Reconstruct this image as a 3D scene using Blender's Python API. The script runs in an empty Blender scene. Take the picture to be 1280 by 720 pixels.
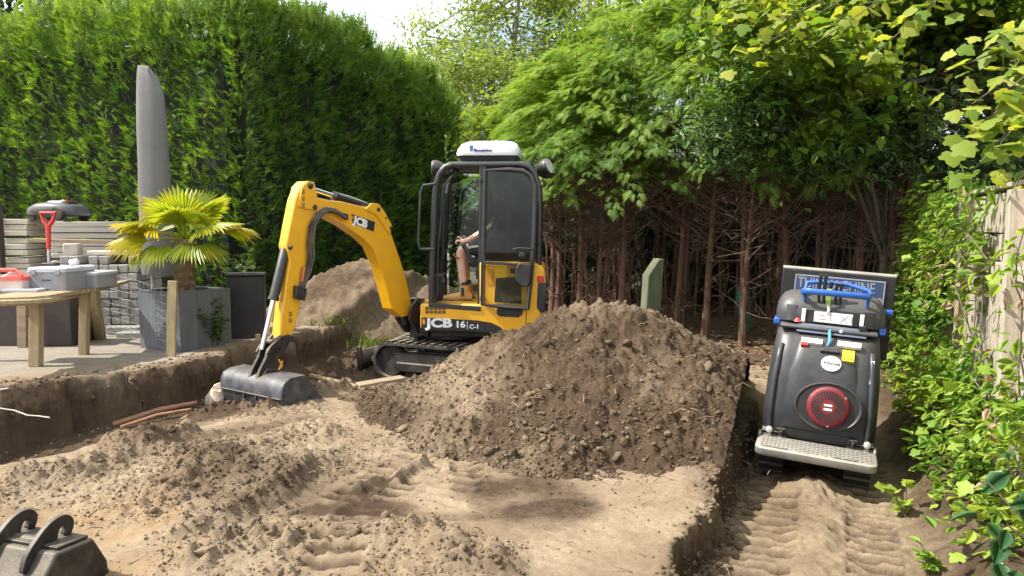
import bpy, bmesh, math, random
import numpy as np
from mathutils import Vector, Matrix, Euler
random.seed(7)
RNG = np.random.default_rng(11)
C = bpy.context.scene.collection
SC = bpy.context.scene

# ------------------------------------------------------------------ camera, sky, sun, exposure
PITCH = math.radians(4.8)
CAM_Z = 1.6
cam_d = bpy.data.cameras.new('camera'); cam = bpy.data.objects.new('camera', cam_d); C.objects.link(cam)
cam.location = (0, 0, CAM_Z); cam.rotation_euler = (math.pi / 2 - PITCH, 0, 0)
cam_d.sensor_width = 36; cam_d.lens = 950 / 1280 * 36; cam_d.clip_start = 0.05; cam_d.clip_end = 600
SC.camera = cam

SUN_DIR = Vector((-0.63, -0.07, 0.77)).normalized()      # towards the sun
sun_el = math.asin(SUN_DIR.z); sun_az = math.atan2(SUN_DIR.x, SUN_DIR.y)
w = bpy.data.worlds.new("World"); SC.world = w; w.use_nodes = True
nt = w.node_tree; nt.nodes.clear()
sky = nt.nodes.new('ShaderNodeTexSky'); sky.sky_type = 'NISHITA'; sky.sun_disc = False
sky.sun_elevation = sun_el; sky.sun_rotation = sun_az; sky.dust_density = 2.0; sky.air_density = 1.0
bg = nt.nodes.new('ShaderNodeBackground'); bg.inputs['Strength'].default_value = 0.13
out = nt.nodes.new('ShaderNodeOutputWorld')
tc = nt.nodes.new('ShaderNodeTexCoord'); cn = nt.nodes.new('ShaderNodeTexNoise')
cn.inputs['Scale'].default_value = 2.2; cn.inputs['Detail'].default_value = 6; cn.inputs['Roughness'].default_value = 0.6
cr = nt.nodes.new('ShaderNodeMapRange'); cr.inputs['From Min'].default_value = 0.34; cr.inputs['From Max'].default_value = 0.58
cm = nt.nodes.new('ShaderNodeMix'); cm.data_type = 'RGBA'
cm.inputs['B'].default_value = (7.6, 7.8, 8.1, 1)
nt.links.new(tc.outputs['Generated'], cn.inputs['Vector']); nt.links.new(cn.outputs['Fac'], cr.inputs['Value'])
nt.links.new(cr.outputs['Result'], cm.inputs['Factor']); nt.links.new(sky.outputs['Color'], cm.inputs['A'])
nt.links.new(cm.outputs['Result'], bg.inputs['Color']); nt.links.new(bg.outputs[0], out.inputs[0])
sd = bpy.data.lights.new('sun', 'SUN'); sd.energy = 4.8; sd.angle = math.radians(0.53); sd.color = (1.0, 0.95, 0.86)
so = bpy.data.objects.new('sun', sd); C.objects.link(so)
so.rotation_euler = (-SUN_DIR).to_track_quat('-Z', 'Y').to_euler(); so.location = (-8, -2, 12)
SC.view_settings.view_transform = 'Standard'; SC.view_settings.look = 'None'
SC.view_settings.exposure = 0.97; SC.view_settings.gamma = 1
SC.render.engine = 'CYCLES'; SC.cycles.use_denoising = True
SC.cycles.max_bounces = 7; SC.cycles.transparent_max_bounces = 10; SC.cycles.diffuse_bounces = 3
SC.cycles.caustics_reflective = False; SC.cycles.caustics_refractive = False

# ------------------------------------------------------------------ helpers
def ray(px, py):
    u = (px - 640) / 950.0; v = (360 - py) / 950.0
    return Vector((u, math.cos(PITCH) + v * math.sin(PITCH), -math.sin(PITCH) + v * math.cos(PITCH)))
def at(px, py, z=None, d=None):
    r = ray(px, py)
    t = d / r.y if d is not None else (z - CAM_Z) / r.z
    return Vector((0, 0, CAM_Z)) + r * t
def at_plane(px, py, p0, n):
    r = ray(px, py); o = Vector((0, 0, CAM_Z)); n = Vector(n)
    return o + r * ((Vector(p0) - o).dot(n) / r.dot(n))

def tag(o, label=None, cat=None, group=None, kind=None):
    if label: o['label'] = label
    if cat: o['category'] = cat
    if group: o['group'] = group
    if kind: o['kind'] = kind
    return o
def empty(name, loc, rz=0, rot=None):
    o = bpy.data.objects.new(name, None); C.objects.link(o); o.empty_display_size = 0.2
    o.location = loc; o.rotation_euler = rot if rot else (0, 0, rz); return o
def rootM(o):
    return Matrix.LocRotScale(o.location, o.rotation_euler, o.scale)
def link(name, me, mat=None, parent=None):
    o = bpy.data.objects.new(name, me); C.objects.link(o)
    if mat and len(me.materials) == 0: me.materials.append(mat)
    if parent: o.parent = parent
    return o
def copy_tree(o, parent=None):
    c = o.copy(); C.objects.link(c)
    if parent: c.parent = parent
    for ch in list(o.children): copy_tree(ch, c)
    return c

class MB:
    def __init__(s): s.v = []; s.f = []
    def add(s, vs, fs, M=None):
        b = len(s.v)
        for p in vs:
            p = Vector(p); s.v.append(M @ p if M else p)
        s.f += [tuple(i + b for i in f) for f in fs]; return s
    def box(s, c, sz, M=None, taper=(1, 1)):
        x, y, z = sz[0] / 2, sz[1] / 2, sz[2] / 2; tx, ty = taper
        vs = [(-x, -y, -z), (x, -y, -z), (x, y, -z), (-x, y, -z), (-x * tx, -y * ty, z), (x * tx, -y * ty, z), (x * tx, y * ty, z), (-x * tx, y * ty, z)]
        T = Matrix.Translation(c)
        if M: T = T @ M
        return s.add(vs, [(0, 3, 2, 1), (4, 5, 6, 7), (0, 1, 5, 4), (1, 2, 6, 5), (2, 3, 7, 6), (3, 0, 4, 7)], T)
    def bar(s, a, b, w, h=None, up=(0, 0, 1)):
        a, b = Vector(a), Vector(b); d = (b - a); L = d.length; z = d.normalized(); h = h or w
        x = Vector(up).cross(z)
        if x.length < 1e-3: x = Vector((1, 0, 0)).cross(z)
        x.normalize(); y = z.cross(x)
        M = Matrix((x, y, z)).transposed().to_4x4(); M.translation = (a + b) / 2
        return s.box((0, 0, 0), (w, h, L), None) if False else s.add(
            [(-w/2,-h/2,-L/2),(w/2,-h/2,-L/2),(w/2,h/2,-L/2),(-w/2,h/2,-L/2),(-w/2,-h/2,L/2),(w/2,-h/2,L/2),(w/2,h/2,L/2),(-w/2,h/2,L/2)],
            [(0,3,2,1),(4,5,6,7),(0,1,5,4),(1,2,6,5),(2,3,7,6),(3,0,4,7)], M)
    def tube(s, pts, r, n=8, closed=False, cap=True):
        P = [Vector(p) for p in pts]; m = len(P)
        R = r if isinstance(r, (list, tuple)) else [r] * m
        T = []
        for i in range(m):
            a = P[(i - 1) % m] if (closed or i > 0) else P[i]
            b = P[(i + 1) % m] if (closed or i < m - 1) else P[i]
            t = (b - a); T.append(t.normalized() if t.length > 1e-9 else Vector((0, 0, 1)))
        nrm = T[0].orthogonal().normalized(); vs = []
        for i in range(m):
            if i:
                q = T[i - 1].rotation_difference(T[i]); nrm = q @ nrm
            nrm = (nrm - T[i] * nrm.dot(T[i])).normalized(); bn = T[i].cross(nrm)
            for k in range(n):
                a = 2 * math.pi * k / n; vs.append(P[i] + (nrm * math.cos(a) + bn * math.sin(a)) * R[i])
        fs = []
        for i in range(m if closed else m - 1):
            j = (i + 1) % m
            for k in range(n):
                k2 = (k + 1) % n; fs.append((i * n + k, i * n + k2, j * n + k2, j * n + k))
        if cap and not closed:
            fs.append(tuple(reversed(range(n)))); fs.append(tuple((m - 1) * n + k for k in range(n)))
        return s.add(vs, fs)
    def prism(s, poly, fn, w0, w1):
        n = len(poly)
        vs = [fn(u, v, w0) for u, v in poly] + [fn(u, v, w1) for u, v in poly]
        fs = [tuple(range(n)), tuple(reversed(range(n, 2 * n)))] + [(i, i + n, (i + 1) % n + n, (i + 1) % n) for i in range(n)]
        return s.add(vs, fs)
    def loft(s, rings, cap=True, closed=True):
        n = len(rings[0]); vs = [p for r in rings for p in r]; fs = []
        for i in range(len(rings) - 1):
            for k in range(n if closed else n - 1):
                k2 = (k + 1) % n; fs.append((i * n + k, i * n + k2, (i + 1) * n + k2, (i + 1) * n + k))
        if cap:
            fs.append(tuple(reversed(range(n)))); fs.append(tuple((len(rings) - 1) * n + k for k in range(n)))
        return s.add(vs, fs)
    def lathe(s, prof, n=24, M=None):
        rings = [[(r * math.cos(2 * math.pi * k / n), r * math.sin(2 * math.pi * k / n), z) for k in range(n)] for r, z in prof]
        b = len(s.v); s.loft(rings)
        if M:
            for i in range(b, len(s.v)): s.v[i] = M @ s.v[i]
        return s
    def build(s, name, mat, parent=None, world=False, bevel=0, seg=2, angle=38, smooth=True, sub=0):
        vs = s.v
        if world and parent:
            q = parent; M = rootM(q)
            while q.parent: q = q.parent; M = rootM(q) @ M
            Mi = M.inverted(); vs = [Mi @ p for p in vs]
        me = bpy.data.meshes.new(name); me.from_pydata([tuple(p) for p in vs], [], s.f)
        bm = bmesh.new(); bm.from_mesh(me); bmesh.ops.recalc_face_normals(bm, faces=bm.faces); bm.to_mesh(me); bm.free()
        if smooth:
            me.shade_smooth()
            if not sub: me.set_sharp_from_angle(angle=math.radians(angle))
        o = link(name, me, mat, parent)
        if sub:
            m = o.modifiers.new('sub', 'SUBSURF'); m.levels = m.render_levels = sub
        if bevel:
            m = o.modifiers.new('bev', 'BEVEL'); m.width = bevel; m.segments = seg; m.limit_method = 'ANGLE'; m.angle_limit = math.radians(35)
            m.harden_normals = False
        return o

def text_mesh(body, size, bold=0.0, ext=0.0008, align='LEFT', sx=1.0, spacing=1.0):
    cu = bpy.data.curves.new('lettering', 'FONT'); cu.body = body; cu.size = size; cu.extrude = ext; cu.offset = bold
    cu.align_x = align; cu.align_y = 'CENTER'; cu.resolution_u = 3; cu.space_character = spacing
    o = bpy.data.objects.new('lettering', cu); C.objects.link(o)
    dg = bpy.context.evaluated_depsgraph_get(); me = bpy.data.meshes.new_from_object(o.evaluated_get(dg))
    bpy.data.objects.remove(o)
    if sx != 1.0:
        for v in me.vertices: v.co.x *= sx
    return me
def put_text(name, body, size, M, mat, parent, **k):
    me = text_mesh(body, size, **k); me.transform(M); me.name = name; me.materials.clear(); me.materials.append(mat)
    return link(name, me, None, parent)

# ------------------------------------------------------------------ noise (numpy)
def _hash(ix, iy, seed):
    h = (ix.astype(np.int64) * 374761393 + iy.astype(np.int64) * 668265263 + seed * 1442695041) & 0xffffffff
    h = ((h ^ (h >> 13)) * 1274126177) & 0xffffffff
    return (h ^ (h >> 16)) & 0xffffffff
def pn(x, y, seed=0):
    x = np.asarray(x, float); y = np.asarray(y, float)
    x0 = np.floor(x); y0 = np.floor(y); fx = x - x0; fy = y - y0
    def g(ix, iy, dx, dy):
        a = _hash(ix, iy, seed) / 4294967296.0 * 2 * np.pi
        return np.cos(a) * dx + np.sin(a) * dy
    u = fx * fx * fx * (fx * (fx * 6 - 15) + 10); v = fy * fy * fy * (fy * (fy * 6 - 15) + 10)
    n00 = g(x0, y0, fx, fy); n10 = g(x0 + 1, y0, fx - 1, fy); n01 = g(x0, y0 + 1, fx, fy - 1); n11 = g(x0 + 1, y0 + 1, fx - 1, fy - 1)
    return ((n00 * (1 - u) + n10 * u) * (1 - v) + (n01 * (1 - u) + n11 * u) * v) * 1.4
def fbm(x, y, sc, oc=4, seed=0, gain=0.5):
    a = 1; t = 0; s = sc
    for i in range(oc):
        t = t + a * pn(x * s, y * s, seed + i * 17); a *= gain; s *= 2.03
    return t
def billow(x, y, sc, oc=3, seed=0, gain=0.55):
    a = 1; t = 0; s = sc
    for i in range(oc):
        t = t + a * (1 - 2 * np.abs(pn(x * s, y * s, seed + i * 13))); a *= gain; s *= 2.1
    return t
def worley(x, y, sc, seed=0):
    x = np.asarray(x, float) * sc; y = np.asarray(y, float) * sc
    x0 = np.floor(x); y0 = np.floor(y); best = np.full(x.shape, 9.0)
    for i in (-1, 0, 1):
        for j in (-1, 0, 1):
            h = _hash(x0 + i, y0 + j, seed); h2 = _hash(x0 + i, y0 + j, seed + 91)
            dx = x0 + i + h / 4294967296.0 - x; dy = y0 + j + h2 / 4294967296.0 - y
            best = np.minimum(best, dx * dx + dy * dy)
    return np.sqrt(best)
def sst(a, b, t):
    t = np.clip((np.asarray(t, float) - a) / (b - a), 0, 1); return t * t * (3 - 2 * t)
def poly_dist(x, y, pts):
    """distance to a polyline, signed (+ on its right), and the arc position of the nearest point"""
    best = np.full(np.shape(x), 1e9); sg = np.ones(np.shape(x)); arc = np.zeros(np.shape(x)); acc = 0
    for (ax, ay), (bx, by) in zip(pts[:-1], pts[1:]):
        dx, dy = bx - ax, by - ay; L2 = dx * dx + dy * dy; L = math.sqrt(L2)
        t = np.clip(((x - ax) * dx + (y - ay) * dy) / L2, 0, 1)
        qx = x - (ax + t * dx); qy = y - (ay + t * dy); d = np.hypot(qx, qy)
        cr_ = dx * (y - ay) - dy * (x - ax)
        m = d < best
        best = np.where(m, d, best); sg = np.where(m, np.where(cr_ < 0, 1, -1), sg); arc = np.where(m, acc + t * L, arc); acc += L
    return best * sg, arc

# ------------------------------------------------------------------ materials
def N(nt, t, **k):
    n = nt.nodes.new(t)
    for a, b in k.items(): setattr(n, a, b)
    return n
def mat(name, col, rough=0.6, metal=0.0, var=0.15, scale=8.0, bump=0.0, bscale=60.0, col2=None, dust=0.0, coat=0.0, spec=0.5, stretch=None, dustcol=(.30, .245, .175)):
    m = bpy.data.materials.new(name); m.use_nodes = True; nt = m.node_tree; b = nt.nodes['Principled BSDF']
    tc = N(nt, 'ShaderNodeTexCoord'); vec = tc.outputs['Object']
    if stretch:
        mp = N(nt, 'ShaderNodeMapping'); mp.inputs['Scale'].default_value = stretch; nt.links.new(vec, mp.inputs['Vector']); vec = mp.outputs['Vector']
    no = N(nt, 'ShaderNodeTexNoise'); no.inputs['Scale'].default_value = scale; no.inputs['Detail'].default_value = 5; no.inputs['Roughness'].default_value = 0.65
    nt.links.new(vec, no.inputs['Vector'])
    mr = N(nt, 'ShaderNodeMapRange'); mr.inputs['From Min'].default_value = 0.3; mr.inputs['From Max'].default_value = 0.7
    nt.links.new(no.outputs['Fac'], mr.inputs['Value'])
    mx = N(nt, 'ShaderNodeMix', data_type='RGBA')
    c2 = col2 if col2 else tuple(min(1, c * (1 + var)) for c in col)
    c1 = col if col2 else tuple(c * (1 - var) for c in col)
    mx.inputs['A'].default_value = (*c1, 1); mx.inputs['B'].default_value = (*c2, 1)
    nt.links.new(mr.outputs['Result'], mx.inputs['Factor'])
    colout = mx.outputs['Result']
    if dust > 0:
        ge = N(nt, 'ShaderNodeNewGeometry'); sx = N(nt, 'ShaderNodeSeparateXYZ'); nt.links.new(ge.outputs['Normal'], sx.inputs[0])
        n2 = N(nt, 'ShaderNodeTexNoise'); n2.inputs['Scale'].default_value = 5; n2.inputs['Detail'].default_value = 7; n2.inputs['Roughness'].default_value = 0.75
        nt.links.new(tc.outputs['Object'], n2.inputs['Vector'])
        ad = N(nt, 'ShaderNodeMath', operation='MULTIPLY_ADD'); ad.inputs[1].default_value = 0.35; nt.links.new(sx.outputs['Z'], ad.inputs[0]); nt.links.new(n2.outputs['Fac'], ad.inputs[2])
        m2 = N(nt, 'ShaderNodeMapRange'); m2.inputs['From Min'].default_value = 0.45; m2.inputs['From Max'].default_value = 0.95; m2.inputs['To Max'].default_value = dust
        nt.links.new(ad.outputs[0], m2.inputs['Value'])
        mx2 = N(nt, 'ShaderNodeMix', data_type='RGBA'); mx2.inputs['B'].default_value = (*dustcol, 1)
        nt.links.new(m2.outputs['Result'], mx2.inputs['Factor']); nt.links.new(colout, mx2.inputs['A']); colout = mx2.outputs['Result']
        r2 = N(nt, 'ShaderNodeMapRange'); r2.inputs['To Min'].default_value = rough; r2.inputs['To Max'].default_value = 0.9
        nt.links.new(m2.outputs['Result'], r2.inputs['Value']); nt.links.new(r2.outputs['Result'], b.inputs['Roughness'])
    else:
        r2 = N(nt, 'ShaderNodeMapRange'); r2.inputs['To Min'].default_value = max(0.03, rough - 0.08); r2.inputs['To Max'].default_value = min(1, rough + 0.08)
        nt.links.new(mr.outputs['Result'], r2.inputs['Value']); nt.links.new(r2.outputs['Result'], b.inputs['Roughness'])
    nt.links.new(colout, b.inputs['Base Color'])
    b.inputs['Metallic'].default_value = metal; b.inputs['Coat Weight'].default_value = coat; b.inputs['Specular IOR Level'].default_value = spec
    if bump > 0:
        nb = N(nt, 'ShaderNodeTexNoise'); nb.inputs['Scale'].default_value = bscale; nb.inputs['Detail'].default_value = 4; nt.links.new(vec, nb.inputs['Vector'])
        bu = N(nt, 'ShaderNodeBump'); bu.inputs['Strength'].default_value = bump; bu.inputs['Distance'].default_value = 0.01
        nt.links.new(nb.outputs['Fac'], bu.inputs['Height']); nt.links.new(bu.outputs['Normal'], b.inputs['Normal'])
    return m
def leafmat(name, dark, mid, bright, trans=0.35, rough=0.5, spec=0.35, tint=(1.15, 1.1, 0.5)):
    """colour from the per-leaf 'tone' attribute"""
    m = bpy.data.materials.new(name); m.use_nodes = True; nt = m.node_tree; b = nt.nodes['Principled BSDF']; o = nt.nodes['Material Output']
    at_ = N(nt, 'ShaderNodeAttribute', attribute_name='tone'); rp = N(nt, 'ShaderNodeValToRGB')
    rp.color_ramp.elements[0].color = (*dark, 1); rp.color_ramp.elements[1].color = (*bright, 1)
    e = rp.color_ramp.elements.new(0.5); e.color = (*mid, 1)
    nt.links.new(at_.outputs['Fac'], rp.inputs['Fac']); nt.links.new(rp.outputs['Color'], b.inputs['Base Color'])
    b.inputs['Roughness'].default_value = rough; b.inputs['Specular IOR Level'].default_value = spec
    tr = N(nt, 'ShaderNodeBsdfTranslucent'); ml = N(nt, 'ShaderNodeMix', data_type='RGBA', blend_type='MULTIPLY'); ml.inputs['Factor'].default_value = 1
    ml.inputs['B'].default_value = (*[t * 1.2 for t in tint], 1); nt.links.new(rp.outputs['Color'], ml.inputs['A']); nt.links.new(ml.outputs['Result'], tr.inputs['Color'])
    mx = N(nt, 'ShaderNodeMixShader'); mx.inputs[0].default_value = trans
    nt.links.new(b.outputs[0], mx.inputs[1]); nt.links.new(tr.outputs[0], mx.inputs[2]); nt.links.new(mx.outputs[0], o.inputs[0])
    return m
def glassmat(name, tint, refl=0.12, rough=0.02):
    m = bpy.data.materials.new(name); m.use_nodes = True; nt = m.node_tree; nt.nodes.remove(nt.nodes['Principled BSDF']); o = nt.nodes['Material Output']
    t = N(nt, 'ShaderNodeBsdfTransparent'); t.inputs[0].default_value = (*tint, 1); g = N(nt, 'ShaderNodeBsdfGlossy'); g.inputs['Roughness'].default_value = rough
    fr = N(nt, 'ShaderNodeFresnel'); fr.inputs[0].default_value = 1.5; ad = N(nt, 'ShaderNodeMath', operation='ADD'); ad.inputs[1].default_value = refl
    no = N(nt, 'ShaderNodeTexNoise'); no.inputs['Scale'].default_value = 3; ad2 = N(nt, 'ShaderNodeMath', operation='MULTIPLY_ADD'); ad2.inputs[1].default_value = 0.03
    fm = N(nt, 'ShaderNodeMath', operation='MULTIPLY'); fm.inputs[1].default_value = 0.45; nt.links.new(fr.outputs[0], fm.inputs[0]); nt.links.new(fm.outputs[0], ad.inputs[0]); nt.links.new(no.outputs['Fac'], ad2.inputs[0]); nt.links.new(ad.outputs[0], ad2.inputs[2])
    mx = N(nt, 'ShaderNodeMixShader'); nt.links.new(ad2.outputs[0], mx.inputs[0]); nt.links.new(t.outputs[0], mx.inputs[1]); nt.links.new(g.outputs[0], mx.inputs[2])
    nt.links.new(mx.outputs[0], o.inputs[0]); return m
def soilmat(name):
    """albedo from attributes moist_shade / orange / pave / litter plus noise; fine relief by bump"""
    m = bpy.data.materials.new(name); m.use_nodes = True; nt = m.node_tree; b = nt.nodes['Principled BSDF']
    tc = N(nt, 'ShaderNodeTexCoord')
    def noise(sc, d=5, r=0.6):
        n = N(nt, 'ShaderNodeTexNoise'); n.inputs['Scale'].default_value = sc; n.inputs['Detail'].default_value = d; n.inputs['Roughness'].default_value = r
        nt.links.new(tc.outputs['Object'], n.inputs['Vector']); return n.outputs['Fac']
    def mrange(i, a, b_, c=0, d=1):
        r = N(nt, 'ShaderNodeMapRange'); r.inputs['From Min'].default_value = a; r.inputs['From Max'].default_value = b_
        r.inputs['To Min'].default_value = c; r.inputs['To Max'].default_value = d; nt.links.new(i, r.inputs['Value']); return r.outputs['Result']
    def mix(f, A, B, bt='MIX'):
        x = N(nt, 'ShaderNodeMix', data_type='RGBA', blend_type=bt)
        for s, q in (('Factor', f), ('A', A), ('B', B)):
            if isinstance(q, (tuple, float, int)): x.inputs[s].default_value = (*q, 1) if isinstance(q, tuple) else q
            else: nt.links.new(q, x.inputs[s])
        return x.outputs['Result']
    def attr(n): return N(nt, 'ShaderNodeAttribute', attribute_name=n).outputs['Fac']
    dry = mix(mrange(noise(2.2), .35, .65), SAND_A, SAND_B)
    dry = mix(mrange(noise(35, 4, .7), .42, .7, 0, .55), dry, (.25, .185, .125))
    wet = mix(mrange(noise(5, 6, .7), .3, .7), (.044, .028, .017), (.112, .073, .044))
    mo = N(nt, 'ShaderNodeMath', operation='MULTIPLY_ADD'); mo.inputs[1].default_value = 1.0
    nt.links.new(attr('moist_shade'), mo.inputs[0]); nt.links.new(mrange(noise(14, 6, .75), .3, .7, -.22, .22), mo.inputs[2])  # soil damp, plus shade painted on bank, trench floor, far heap and prints
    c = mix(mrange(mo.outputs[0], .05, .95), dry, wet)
    c = mix(attr('orange'), c, mix(mrange(noise(6), .3, .7), (.46, .25, .11), (.42, .30, .17)))
    c = mix(attr('pave'), c, mix(mrange(noise(9, 6, .7), .3, .7), (.30, .26, .21), (.42, .38, .32)))
    c = mix(attr('litter'), c, mix(mrange(noise(22, 4, .7), .35, .65), (.06, .035, .022), (.26, .17, .10)))
    c = mix(mrange(noise(160, 3, .6), .3, .7, 0, .32), c, (.16, .115, .08))
    nt.links.new(c, b.inputs['Base Color'])
    b.inputs['Roughness'].default_value = 0.92; b.inputs['Specular IOR Level'].default_value = 0.15
    bu = N(nt, 'ShaderNodeBump'); bu.inputs['Strength'].default_value = 0.9; bu.inputs['Distance'].default_value = 0.016
    h = N(nt, 'ShaderNodeMath', operation='ADD'); nt.links.new(noise(70, 6, .7), h.inputs[0]); nt.links.new(noise(240, 4, .65), h.inputs[1])
    nt.links.new(h.outputs[0], bu.inputs['Height']); nt.links.new(bu.outputs['Normal'], b.inputs['Normal'])
    return m
SAND_A, SAND_B = (.32, .235, .145), (.50, .395, .262)
M = {}
M['soil'] = soilmat('soil')
M['yellow'] = mat('yellow_paint', (.78, .40, .012), .36, var=.05, coat=.3, dust=.22, bump=.03, bscale=90)
M['black'] = mat('black_paint', (.016, .017, .019), .42, var=.3, dust=.22)
M['frame'] = mat('cab_frame_paint', (.02, .022, .025), .35, var=.2, coat=.2, dust=.08)
M['rubber'] = mat('track_rubber', (.02, .019, .018), .75, var=.3, dust=.65, bump=.3)
M['steel'] = mat('worn_steel', (.035, .037, .042), .48, metal=.55, var=.5, scale=7, col2=(.17, .18, .20), dust=.5, bump=.2, dustcol=(.14, .11, .085))
M['darksteel'] = mat('dark_steel', (.028, .026, .025), .5, metal=.4, var=.4, scale=9, dust=.45, bump=.2)
M['chrome'] = mat('chrome_rod', (.7, .7, .72), .16, metal=1.0, var=.05)
M['white'] = mat('white_plastic', (.80, .81, .82), .3, var=.03, dust=.12)
M['print_white'] = mat('white_print', (.78, .78, .77), .5, var=.03)
M['print_black'] = mat('black_print', (.018, .018, .02), .45, var=.1)
M['print_blue'] = mat('blue_print', (.05, .11, .42), .5, var=.1)
M['print_orange'] = mat('amber_print', (.75, .28, .03), .5, var=.1)
M['print_yellow'] = mat('yellow_print', (.80, .66, .02), .5, var=.06)
M['red'] = mat('red_plastic', (.55, .03, .03), .38, var=.15, dust=.12)
M['blue'] = mat('blue_paint', (.018, .10, .40), .36, var=.12, coat=.3, dust=.1)
M['seat'] = mat('seat_vinyl', (.025, .025, .027), .6, bump=.2)
M['charcoal'] = mat('charcoal_plastic', (.026, .029, .034), .36, var=.25, scale=4, dust=.17, bump=.06, bscale=220)
M['charcoal2'] = mat('charcoal_plastic_upper', (.042, .046, .052), .42, var=.2, dust=.22, bump=.08, bscale=220)
M['alu'] = mat('dusty_tread_plate', (.36, .35, .33), .5, metal=.55, var=.2, dust=.55, dustcol=(.40, .35, .27))
M['skin'] = mat('skin', (.70, .43, .34), .5, var=.08, scale=12)
M['shirt'] = mat('dark_cotton', (.03, .034, .045), .85, bump=.2, bscale=200)
M['shorts'] = mat('grey_cotton', (.06, .063, .075), .85, bump=.2, bscale=200)
M['boot'] = mat('tan_suede', (.50, .29, .11), .75, var=.15, bump=.15)
M['hair'] = mat('brown_hair', (.06, .035, .02), .6, bump=.5, bscale=150, stretch=(1, 1, .2))
M['wood'] = mat('weathered_timber', (.22, .165, .09), .75, scale=5, col2=(.38, .30, .165), stretch=(6, 6, .8), bump=.35, bscale=40)
M['wood2'] = mat('grey_timber', (.30, .25, .19), .8, scale=4, col2=(.50, .44, .35), stretch=(7, 7, .7), bump=.5, bscale=40)
M['pallet'] = mat('old_plank', (.20, .145, .09), .8, scale=6, col2=(.34, .26, .17), stretch=(1, 6, 6), bump=.35)
M['moss'] = mat('mossy_timber', (.065, .075, .04), .85, scale=6, col2=(.15, .155, .095), stretch=(5, 5, .8), bump=.5)
M['concrete'] = mat('pale_concrete', (.40, .36, .30), .85, scale=7, col2=(.54, .49, .42), bump=.35, bscale=80)
M['concrete2'] = mat('grey_paver', (.22, .21, .19), .85, scale=9, col2=(.36, .345, .31), bump=.35, bscale=80)
M['planter'] = mat('zinc_grey', (.075, .09, .10), .5, scale=3, col2=(.13, .145, .16), stretch=(8, 8, .6), bump=.1)
M['fabric'] = mat('taupe_cover', (.118, .120, .114), .85, scale=3, col2=(.155, .156, .148), bump=.2, bscale=160)
M['toolgrey'] = mat('grey_case', (.24, .25, .27), .5, var=.08, dust=.15)
M['toollight'] = mat('light_lid', (.42, .44, .48), .45, var=.08, dust=.15)
M['redclear'] = mat('red_tray', (.62, .12, .09), .4, var=.15)
M['brownbox'] = mat('dark_brown_panel', (.045, .03, .027), .6, var=.2, bump=.1)
M['blackbin'] = mat('black_sheet', (.014, .015, .018), .55, var=.3, dust=.08)
M['wire'] = mat('galvanised_wire', (.42, .44, .44), .4, metal=.8, var=.15)
M['string'] = mat('white_string', (.75, .74, .70), .8, var=.05)
M['bark'] = mat('red_bark', (.10, .052, .034), .9, scale=8, col2=(.21, .12, .08), stretch=(5, 5, 1), bump=.7, bscale=60)
M['bark2'] = mat('grey_bark', (.09, .075, .055), .9, scale=8, col2=(.20, .17, .13), stretch=(5, 5, 1), bump=.7, bscale=60)
M['twig'] = mat('dead_twig', (.085, .048, .035), .9, scale=9, col2=(.17, .10, .072))
M['palmbark'] = mat('palm_fibre', (.11, .075, .045), .95, scale=20, col2=(.24, .18, .12), bump=.9, bscale=70)
M['glass'] = glassmat('cab_glass', (.55, .62, .58), .0)
M['glasslow'] = glassmat('lower_door_glass', (.80, .84, .76), .0)
M['glassdoor'] = glassmat('door_glass', (.26, .37, .30), .02)
M['lens'] = mat('lamp_lens', (.5, .5, .5), .15, var=.1)
M['leaf_hedge'] = leafmat('hedge_leaf', (.025, .07, .012), (.095, .195, .025), (.23, .34, .04), .45)
M['leaf_conifer'] = leafmat('conifer_leaf', (.04, .095, .022), (.125, .235, .045), (.28, .39, .08), .45)
M['leaf_bright'] = leafmat('light_leaf', (.08, .16, .02), (.19, .29, .04), (.36, .42, .07), .5)
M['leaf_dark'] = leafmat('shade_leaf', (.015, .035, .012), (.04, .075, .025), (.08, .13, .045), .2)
M['leaf_birch'] = leafmat('birch_leaf', (.08, .14, .03), (.18, .25, .06), (.32, .38, .12), .5)
M['leaf_maple'] = leafmat('maple_leaf', (.04, .11, .018), (.15, .25, .03), (.40, .42, .07), .52)
M['leaf_vine'] = leafmat('vine_leaf', (.06, .16, .02), (.20, .34, .04), (.42, .50, .09), .48)
M['leaf_ivy'] = leafmat('ivy_leaf', (.03, .075, .025), (.075, .155, .045), (.20, .26, .13), .3, .4)
M['leaf_laurel'] = leafmat('laurel_leaf', (.018, .06, .02), (.035, .10, .03), (.07, .16, .04), .2, .3, .5)
M['leaf_palm'] = leafmat('palm_leaf', (.10, .19, .018), (.30, .36, .025), (.55, .36, .03), .5, .4)
M['leaf_dry'] = leafmat('dry_leaf', (.12, .07, .04), (.28, .18, .10), (.42, .30, .18), .2)
M['core'] = mat('shaded_branchwork', (.010, .016, .007), .95, var=.5, scale=6, bump=.5, bscale=20)

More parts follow.
